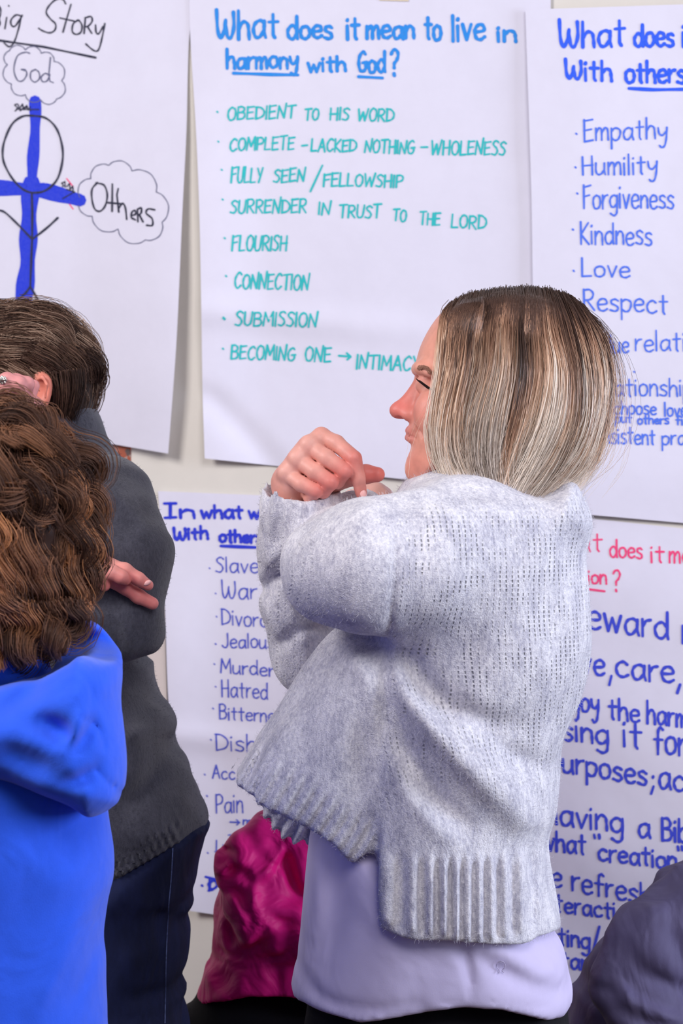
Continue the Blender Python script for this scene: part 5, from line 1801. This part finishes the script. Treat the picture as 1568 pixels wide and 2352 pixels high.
# seam stitching follows the near surface of the jeans
seam = on_surface(jv, q2, resample(np.array([(397, 1948), (394, 2010), (387, 2090), (382, 2200), (379, 2350)], float), 26))
v, q, c = strands(seam[None], 0.0009, 0.0009, np.zeros((1, 26, 3)))
mesh_np('seam_stitching', v, q, simple_mat('pale_thread', lin(92, 104, 150), 0.8, noise=0.5, scale=300), origin=base2, parent=jo)
shoes(q2, [(p[0] + 0.02, p[1] - 0.085), (p[0] + 0.02, p[1] + 0.085)], (-1, 0), base2, man)

# ================================================================== person in the blue hooded sweatshirt, seen from behind
q3 = Fig(2.07)
base3 = np.array([q3.P(-60, 0, 0)[0], 2.07, 0.0])
g = Grid.px(q3, -340, 900, 240, 1640, -0.15, 0.16, 0.004)
g.ell((-60, 1200, 0.0), (0.080, 0.100, 0.112), 0.01)
g.limb([(-60, 1350, 0.01), (-60, 1600, 0.01)], [0.058, 0.06], 0.03)
g.ell((-60, 1320, 0.05), (0.06, 0.06, 0.07), 0.03)
for s_ in (-1, 1): g.ell((-60 + s_ * 180, 1260, 0.02), (0.012, 0.018, 0.03), 0.005)
g.ell((-60, 1280, 0.105), (0.014, 0.018, 0.018), 0.01)
hv, hq = g.mesh(2)
bg = Grid(q3, [q3.P(-420, 0, 0)[0], 2.07 - 0.2, 0.0], [q3.P(300, 0, 0)[0], 2.07 + 0.24, q3.P(0, 1560, 0)[2]], 0.012)
bg.limb([(-60, 1600, 0.02), (-60, 1800, 0.02), (-60, 2200, 0.02)], [0.07, 0.085, 0.085], 0.04)
bg.limb([(-60, 1700, 0.02), (90, 1780, 0.02), (110, 2200, 0.03), (40, 2400, 0.10)], [0.05, 0.038, 0.032, 0.026], 0.02)
bg.limb([(-60, 1700, 0.02), (-230, 1780, 0.02), (-250, 2200, 0.03), (-160, 2400, 0.10)], [0.05, 0.038, 0.032, 0.026], 0.02)
c0 = q3.P(-60, 2300, 0.02)
for s_ in (-1, 1):
    bg.cone([c0 + np.array([0.055 * s_, 0, -0.04]), np.array([c0[0] + 0.07 * s_, c0[1], 0.45]), np.array([c0[0] + 0.08 * s_, c0[1], 0.09])], [0.050, 0.045, 0.034], 0.03)
    bg.limb([(-60 + s_ * -100 - 5, 2400, 0.12), (-60 + s_ * -100, 2440, 0.14)], [0.03, 0.026], 0.01)
bv, bq = bg.mesh(2)
V, Q, C = merge_parts([(hv, hq, mono(hv, SK2)), (bv, bq, mono(bv, SK2))])
kid = mesh_np('person', V, Q, M_skin, origin=base3, cols=C)
tag(kid, 'person with curly auburn brown hair in a bright blue hooded sweatshirt, seen from behind', 'person')

# curly hair
pal3 = [np.array(lin(*c)[:3]) for c in ((64, 43, 36), (100, 70, 56), (134, 94, 72), (172, 120, 88), (214, 146, 98))]
regA = lambda d: d[1] < 0.55 and d[2] > -0.98
def flow3(p):
    return (0.25 * p[0], -0.25 if p[2] > 0.5 else 0.0, -1.0)
GA = surf_locks(q3, (-56, 1232, 0.0), (0.104, 0.120, 0.120), 230, 0.095, 31, regA, flow3, lift=0.16)
pa = locks(q3, world_guides(q3, GA), 56, 18, 0.00044, 0.00022, 32, wave=0.95, curl=0.014, pal=pal3, spread=0.0085)
GB = surf_locks(q3, (-50, 1160, 0.0), (0.096, 0.11, 0.068), 120, 0.07, 33, lambda d: d[2] > -0.3 and d[1] < 0.6, lambda p: (0.4 + 0.6 * p[0], -0.3, -0.6), lift=0.12)
pb = locks(q3, world_guides(q3, GB), 56, 18, 0.00044, 0.00022, 34, wave=0.9, curl=0.013, pal=pal3[1:], spread=0.0085)
# outline locks: crown tuft, side curls, nape curls
tuft = [[(-20 + 22 * i, 945 + 11 * i, -0.03 + 0.01 * i), (10 + 22 * i, 942 + 14 * i, -0.05), (40 + 20 * i, 975 + 12 * i, -0.07), (50 + 24 * i, 1030 + 12 * i, -0.08)] for i in range(5)]
side = [[(125 + 4 * (i % 3), 1015 + 34 * i, -0.02 - 0.01 * (i % 3)), (184 + 5 * (i % 2), 1045 + 36 * i, -0.01), (200 - (i % 3) * 5 - (i > 6) * 7 * (i - 6), 1085 + 36 * i, 0.0), (166, 1114 + 35 * i, -0.01)] for i in range(9)]
napes = [[(-60 + 30 * i, 1380, -0.11 + 0.006 * i), (-60 + 31 * i, 1440, -0.105 + .006 * i), (-70 + 30 * i, 1500 - 7 * abs(i - 2), -0.09), (-60 + 26 * i, 1538 - 10 * max(0, i - 2), -0.085)] for i in range(8)]
pc = locks(q3, tuft + side + napes, 170, 18, 0.00044, 0.00022, 35, wave=0.9, curl=0.013, pal=pal3, spread=0.010)
g = Grid.px(q3, -340, 880, 250, 1560, -0.15, 0.15, 0.005)
g.ell((-56, 1230, 0.0), (0.094, 0.106, 0.106), 0.02)
g.ell((-50, 1140, 0.0), (0.084, 0.09, 0.056), 0.02)
g.inflate([(-330, 1150), (-56, 1000), (90, 1050), (165, 1110), (178, 1200), (170, 1330), (140, 1400), (90, 1450), (50, 1490), (-40, 1520), (-200, 1480), (-320, 1350)], 0.0, 0.10, 0.098, 0.02)
g.ell((-56, 1290, 0.13), (0.07, 0.06, 0.10), 0.02, sub=True)
g.noise(0.003, 0.04, 5)
cv, cq = g.mesh(2)
V, Q, C = merge_parts([(cv, cq, mono(cv, lin(58, 38, 32))), pa, pb, pc])
mesh_np('hair', V, Q, M_locks, origin=base3, parent=kid, cols=C)

# blue hooded sweatshirt
M_blue = simple_mat('blue_fleece', lin(44, 96, 238), 0.9, noise=0.06, scale=60, bump=0.25, bscale=900, sheen=0.2, wrinkle=0.22, wscale=10)
sg = Grid(q3, [q3.P(-440, 0, 0)[0], 2.07 - 0.22, 0.74], [q3.P(330, 0, 0)[0], 2.07 + 0.25, q3.P(0, 1500, 0)[2]], 0.0048)
sg.fb = -0.12
body3 = [(-60, 1560), (60, 1570), (170, 1640), (230, 1740), (243, 1850), (256, 1950), (259, 2010), (249, 2070), (244, 2150), (241, 2260), (244, 2360), (240, 2640), (-60, 2680), (-400, 2640), (-390, 2200), (-380, 1800), (-300, 1650), (-180, 1570)]
sg.inflate(body3, 0.02, 0.11, 0.150, 0.01)
sg.limb([(-60, 1680, 0.02), (-60, 1575, 0.02)], [0.09, 0.082], 0.03)
sg.limb([(-60, 1540, 0.02), (-60, 1590, 0.02)], [0.064, 0.064], 0.01, sub=True)
T = sg.fold
T([(120, 1990), (60, 2080), (20, 2200), (10, 2330)], 60, 0.006)
T([(180, 2080), (140, 2200), (80, 2330)], 22, -0.005)
T([(220, 2120), (190, 2230), (150, 2340)], 16, 0.004)
T([(60, 1980), (130, 2020), (190, 2010)], 40, -0.004)
v, q = sg.mesh(2)
hood_sw = mesh_np('hooded_sweatshirt', v, q, M_blue, origin=base3, parent=kid)
hg2 = Grid.px(q3, -420, 1380, 330, 1920, -0.24, 0.20, 0.0036)
hg2.fb = -0.10
hood = [(-340, 1600), (-200, 1590), (-60, 1580), (60, 1560), (150, 1520), (200, 1500), (262, 1545), (273, 1600), (284, 1680), (290, 1760), (282, 1828), (262, 1850), (238, 1866), (205, 1874), (168, 1850), (110, 1822), (40, 1796), (-40, 1790), (-160, 1830), (-300, 1840), (-360, 1740)]
hg2.inflate(hood, -0.085, 0.055, 0.085, 0.01)
hg2.inflate([(50, 1480), (110, 1440), (172, 1420), (215, 1430), (252, 1462), (277, 1506), (272, 1545), (250, 1580), (200, 1590), (120, 1590), (40, 1590)], -0.02, 0.03, 0.085, 0.03)
hg2.limb([(-300, 1600, -0.02), (-290, 1480, 0.02)], [0.04, 0.03], 0.03)
# the open mouth of the hood
hg2.inflate([(-300, 1440), (-60, 1430), (150, 1400), (186, 1436), (226, 1446), (258, 1478), (263, 1508), (236, 1514), (200, 1504), (178, 1524), (120, 1545), (40, 1562), (-60, 1575), (-200, 1570), (-300, 1560)], -0.065, 0.03, 0.090, 0.012, sub=True)
hg2.limb([(-60, 1500, 0.02), (-60, 1650, 0.02)], [0.080, 0.08], 0.02, sub=True)
T = hg2.fold
T([(206, 1532), (230, 1562), (236, 1592), (226, 1612)], 5, 0.003, b=-0.07)
T([(90, 1640), (150, 1660), (185, 1690)], 26, 0.014)
T([(176, 1700), (195, 1670), (212, 1620)], 16, -0.009)
T([(196, 1700), (212, 1672), (222, 1640)], 14, 0.008)
T([(205, 1632), (230, 1652), (244, 1680), (247, 1706)], 4, 0.0035, taper=False)
T([(0, 1640), (60, 1600), (120, 1560)], 26, 0.006)
T([(170, 1780), (205, 1772), (230, 1750)], 18, 0.009)
T([(232, 1752), (252, 1780), (270, 1808), (272, 1840)], 4, 0.0035, taper=False)
T([(20, 1700), (70, 1720), (140, 1745)], 30, 0.007)
T([(40, 1760), (110, 1790), (170, 1800)], 30, -0.006)
v, q = hg2.mesh(2)
mesh_np('hood', v, q, M_blue, origin=base3, parent=hood_sw)
M_dkj = simple_mat('dark_trousers', lin(40, 42, 56), 0.85, noise=0.2, scale=60)
tg = Grid(q3, [c0[0] - 0.25, 1.85, 0.04], [c0[0] + 0.25, 2.32, 0.86], 0.01)
tg.cone([c0 + [0, 0, 0.0], np.array([c0[0], c0[1], 0.72])], [0.11, 0.12], 0.03)
for s_ in (-1, 1):
    tg.cone([np.array([c0[0] + 0.08 * s_, c0[1], 0.75]), np.array([c0[0] + 0.085 * s_, c0[1], 0.42]), np.array([c0[0] + 0.085 * s_, c0[1], 0.10])], [0.10, 0.072, 0.058], 0.03)
v, q = tg.mesh(2)
mesh_np('trousers', v, q, M_dkj, origin=base3, parent=kid)
shoes(q3, [(c0[0] - 0.085, c0[1]), (c0[0] + 0.085, c0[1])], (0, 1), base3, kid)

# ================================================================== child in the magenta jacket, behind the woman
q4 = Fig(3.02)
base4 = np.array([q4.P(680, 0, 0)[0], 3.02, 0.0])
g = Grid.px(q4, 720, 1490, 980, 1860, -0.13, 0.13, 0.004)
g.ell((850, 1640, 0.0), (0.080, 0.07, 0.085), 0.01)
g.ell((890, 1690, 0.0), (0.055, 0.055, 0.06), 0.02)
g.ell((958, 1680, 0.0), (0.014, 0.012, 0.012), 0.01)
g.limb([(840, 1720, 0), (800, 1840, 0)], [0.045, 0.05], 0.02)
hv, hq = g.mesh(2)
bg = Grid(q4, [q4.P(430, 0, 0)[0], 2.8, 0.0], [q4.P(980, 0, 0)[0], 3.24, q4.P(0, 1790, 0)[2]], 0.012)
bg.limb([(800, 1830, 0.0), (710, 1950, 0.0), (670, 2170, 0.0)], [0.04, 0.060, 0.060], 0.03)
bg.limb([(680, 1940, -.06), (570, 1990, -.08), (620, 2110, -.095), (760, 2150, -.10)], [.030, .026, .024, .020], 0.012)
for i, yy in enumerate((2130, 2140, 2150, 2160)): bg.limb([(760, yy, -.10), (800, yy, -.10)], [.012, .009], .006)
c4 = q4.P(620, 2260, 0.0)
for s_ in (-1, 1):
    bg.cone([c4 + np.array([0.01, 0.04 * s_, -0.05]), np.array([c4[0], c4[1] + 0.07 * s_, 0.34]), np.array([c4[0], c4[1] + 0.07 * s_, 0.08])], [0.048, 0.040, 0.030], 0.03)
bv, bq = bg.mesh(2)
V, Q, C = merge_parts([(hv, hq, mono(hv, SKIN)), (bv, bq, mono(bv, SKIN))])
kid2 = mesh_np('person', V, Q, M_skin, origin=base4, cols=C)
tag(kid2, 'small person in a crumpled magenta jacket, half hidden behind the woman in pale grey', 'person')
GH = surf_locks(q4, (842, 1636, 0.0), (0.088, 0.078, 0.092), 160, 0.12, 41, lambda d: d[0] < 0.5, lambda p: (-0.6, 0, -0.7), lift=0.05)
ph = locks(q4, world_guides(q4, GH), 26, 10, 0.0007, 0.0003, 42, pal=pal3, spread=0.007)
g = Grid.px(q4, 700, 1480, 960, 1800, -0.12, 0.12, 0.005)
g.ell((840, 1634, 0.0), (0.085, 0.075, 0.09), 0.01)
g.ell((930, 1720, 0.0), (0.06, 0.1, 0.09), 0.01, sub=True)
cv, cq = g.mesh(1)
V, Q, C = merge_parts([(cv, cq, mono(cv, lin(66, 44, 36))), ph])
mesh_np('hair', V, Q, M_locks, origin=base4, parent=kid2, cols=C)
M_pink = simple_mat('magenta_nylon', lin(255, 28, 142), 0.5, noise=0.10, scale=14, bump=0.12, bscale=160, wrinkle=0.45, wscale=16)
sg = Grid.px(q4, 430, 1830, 860, 2320, -0.19, 0.18, 0.0036)
sg.fb = -0.11
pink = [(603, 1864), (575, 1894), (549, 1920), (524, 1944), (511, 1962), (505, 1985), (507, 2010), (503, 2044), (499, 2075), (493, 2111), (490, 2160), (487, 2200), (474, 2213), (467, 2226), (460, 2258), (454, 2290), (460, 2380), (600, 2400), (800, 2380), (850, 2200), (860, 1950), (820, 1850), (720, 1820), (640, 1838)]
sg.inflate(pink, 0.0, 0.09, 0.125, 0.01)
sg.limb([(640, 1925, -0.06), (560, 1985, -0.085), (590, 2090, -0.10), (700, 2150, -0.12)], [0.050, 0.042, 0.045, 0.038], 0.02)
T = sg.fold
T([(508, 1962), (530, 1955), (548, 1962)], 10, 0.010)
T([(508, 1985), (530, 1975), (535, 1995), (516, 2016)], 12, 0.014)
T([(524, 2000), (560, 2000), (590, 2030)], 12, 0.010)
T([(570, 2090), (585, 2050), (582, 2010)], 12, -0.008)
T([(510, 2050), (545, 2045), (570, 2080)], 10, 0.008)
T([(505, 2040), (540, 2060), (560, 2110), (545, 2140)], 12, -0.006)
T([(595, 1960), (640, 1985), (630, 1940)], 14, 0.007)
T([(650, 1930), (668, 2010), (690, 2050)], 12, 0.010)
T([(600, 2010), (620, 1990), (660, 1930)], 12, -0.008)
T([(620, 2090), (650, 2110), (690, 2105)], 14, 0.010)
T([(520, 2210), (570, 2180), (640, 2130)], 12, 0.007)
T([(500, 2200), (560, 2205), (640, 2190), (690, 2150)], 8, 0.005)
T([(470, 2225), (560, 2222), (690, 2212)], 6, 0.003)
T([(565, 2160), (590, 2120), (592, 2070)], 14, -0.006)
T([(520, 2110), (530, 2160), (520, 2200)], 12, 0.004)
sg.noise(0.0022, 0.035, 14)
sg.cut([(300, 2318), (452, 2301), (490, 2294, -.06), (574, 2287, -.11), (668, 2286, -.11), (800, 2284), (900, 2280), (900, 2500), (300, 2500)], -1, 1, 0.005)
v, q = sg.mesh(1)
mesh_np('jacket', v, q, M_pink, origin=base4, parent=kid2)['label'] = 'crumpled magenta jacket'
tg = Grid(q4, [q4.P(400, 0, 0)[0], 2.82, 0.03], [q4.P(820, 0, 0)[0], 3.2, q4.P(0, 2230, 0)[2]], 0.008)
tg.inflate([(470, 2240), (440, 2304), (414, 2320), (412, 2420), (420, 2480), (560, 2500), (760, 2480), (800, 2300), (780, 2240)], 0.0, 0.08, 0.10, 0.01)
for s_ in (-1, 1):
    tg.cone([c4 + np.array([-0.02, 0.055 * s_, -0.1]), np.array([c4[0], c4[1] + 0.065 * s_, 0.34]), np.array([c4[0], c4[1] + 0.07 * s_, 0.09])], [0.09, 0.065, 0.05], 0.03)
v, q = tg.mesh(2)
mesh_np('trousers', v, q, M_black, origin=base4, parent=kid2)
shoes(q4, [(c4[0], c4[1] - 0.07), (c4[0], c4[1] + 0.07)], (1, 0), base4, kid2, r=0.034)

# ================================================================== person in the slate jacket, lower right corner
q5 = Fig(2.78)
base5 = np.array([q5.P(1560, 0, 0)[0], 2.78, 0.0])
g = Grid.px(q5, 1600, 1640, 1900, 2080, -0.13, 0.13, 0.004)
g.ell((1745, 1800, 0.0), (0.088, 0.074, 0.092), 0.01)
g.ell((1720, 1860, 0.0), (0.055, 0.055, 0.06), 0.02)
g.ell((1630, 1850, 0.0), (0.012, 0.012, 0.014), 0.02)
g.limb([(1745, 1880, 0), (1720, 2040, 0)], [0.05, 0.055], 0.02)
hv, hq = g.mesh(2)
bg = Grid(q5, [q5.P(1290, 0, 0)[0], 2.56, 0.0], [q5.P(1900, 0, 0)[0], 3.0, q5.P(0, 1960, 0)[2]], 0.012)
bg.limb([(1720, 2030, 0.0), (1660, 2160, 0.0), (1600, 2420, 0.0)], [0.05, 0.07, 0.07], 0.04)
bg.limb([(1600, 2130, -.08), (1424, 2236, -.115), (1500, 2330, -.14), (1580, 2410, -.145), (1700, 2440, -.14)], [.036, .024, .026, .028, .022], 0.012)
for yy in (2425, 2435, 2445, 2455): bg.limb([(1700, yy, -.14), (1745, yy, -.14)], [.012, .009], .006)
c5 = q5.P(1590, 2440, 0.0)
for s_ in (-1, 1):
    bg.cone([c5 + np.array([0, 0.065 * s_, 0]), np.array([c5[0], c5[1] + 0.07 * s_, 0.34]), np.array([c5[0], c5[1] + 0.07 * s_, 0.08])], [0.055, 0.042, 0.030], 0.03)
bv, bq = bg.mesh(2)
V, Q, C = merge_parts([(hv, hq, mono(hv, SKIN)), (bv, bq, mono(bv, SKIN))])
per5 = mesh_np('person', V, Q, M_skin, origin=base5, cols=C)
tag(per5, 'person in a slate grey jacket, only shoulder and bent sleeve visible at lower right', 'person')
GH = surf_locks(q5, (1752, 1794, 0.0), (0.095, 0.082, 0.098), 160, 0.10, 51, lambda d: d[0] > -0.5, lambda p: (0.5, 0, -0.7), lift=0.05)
ph = locks(q5, world_guides(q5, GH), 26, 10, 0.0007, 0.0003, 52, pal=pal2, spread=0.007)
g = Grid.px(q5, 1620, 1650, 1900, 2000, -0.12, 0.12, 0.005)
g.ell((1754, 1792, 0.0), (0.090, 0.078, 0.094), 0.01)
g.ell((1640, 1850, 0.0), (0.06, 0.1, 0.085), 0.01, sub=True)
cv, cq = g.mesh(1)
V, Q, C = merge_parts([(cv, cq, mono(cv, lin(40, 30, 26))), ph])
mesh_np('hair', V, Q, M_locks, origin=base5, parent=per5, cols=C)
M_slate = simple_mat('slate_jacket_cloth', lin(94, 87, 120), 0.65, noise=0.12, scale=24, bump=0.1, bscale=500, wrinkle=0.5, wscale=11, stretch=(1.5, 1, 0.7))
sg = Grid.px(q5, 1280, 1940, 1900, 2480, -0.24, 0.18, 0.0048)
sg.fb = -0.12
slate = [(1800, 1920), (1700, 1940), (1620, 1965), (1568, 1984), (1534, 1998), (1515, 2011), (1502, 2031), (1469, 2072), (1430, 2113), (1405, 2139), (1384, 2164), (1366, 2185), (1344, 2208), (1338, 2222), (1338, 2245), (1326, 2262), (1312, 2272), (1306, 2330), (1304, 2420), (1400, 2500), (1700, 2520), (1860, 2300), (1880, 2050)]
sg.inflate(slate, 0.0, 0.10, 0.130, 0.01)
ag = twin(sg)
ag.limb([(1600, 2130, -0.085), (1500, 2170, -0.11), (1400, 2236, -0.12), (1480, 2320, -0.14), (1600, 2420, -0.15)], [0.082, 0.066, 0.040, 0.050, 0.045], 0.02)
T = ag.fold
T([(1384, 2170), (1362, 2215), (1356, 2250), (1400, 2262)], 14, 0.010)
T([(1440, 2160), (1460, 2200), (1500, 2230)], 20, 0.006)
T([(1430, 2230), (1470, 2270), (1540, 2300)], 18, 0.010)
T([(1400, 2290), (1460, 2320), (1540, 2330)], 16, 0.009)
T([(1410, 2260), (1480, 2290), (1560, 2320)], 14, -0.006)
T([(1500, 2080), (1540, 2150), (1568, 2220)], 26, 0.006)
sg.F = smin(sg.F, ag.F, 0.006)
sg.fold([(1384, 2160), (1358, 2205), (1346, 2240), (1352, 2280)], 12, 0.012)
sg.noise(0.003, 0.06, 24)
v, q = sg.mesh(2)
mesh_np('jacket', v, q, M_slate, origin=base5, parent=per5)['label'] = 'slate grey jacket with a bunched sleeve'
tg = Grid(q5, [c5[0] - 0.22, 2.58, 0.03], [c5[0] + 0.22, 2.98, c5[2] + 0.02], 0.009)
tg.cone([c5, c5 + np.array([0, 0, -0.1])], [0.11, 0.11], 0.03)
for s_ in (-1, 1):
    tg.cone([c5 + np.array([0, 0.055 * s_, -0.1]), np.array([c5[0], c5[1] + 0.065 * s_, 0.34]), np.array([c5[0], c5[1] + 0.07 * s_, 0.09])], [0.09, 0.065, 0.05], 0.03)
v, q = tg.mesh(2)
mesh_np('trousers', v, q, M_dkj, origin=base5, parent=per5)
shoes(q5, [(c5[0], c5[1] - 0.07), (c5[0], c5[1] + 0.07)], (-1, 0), base5, per5, r=0.034)
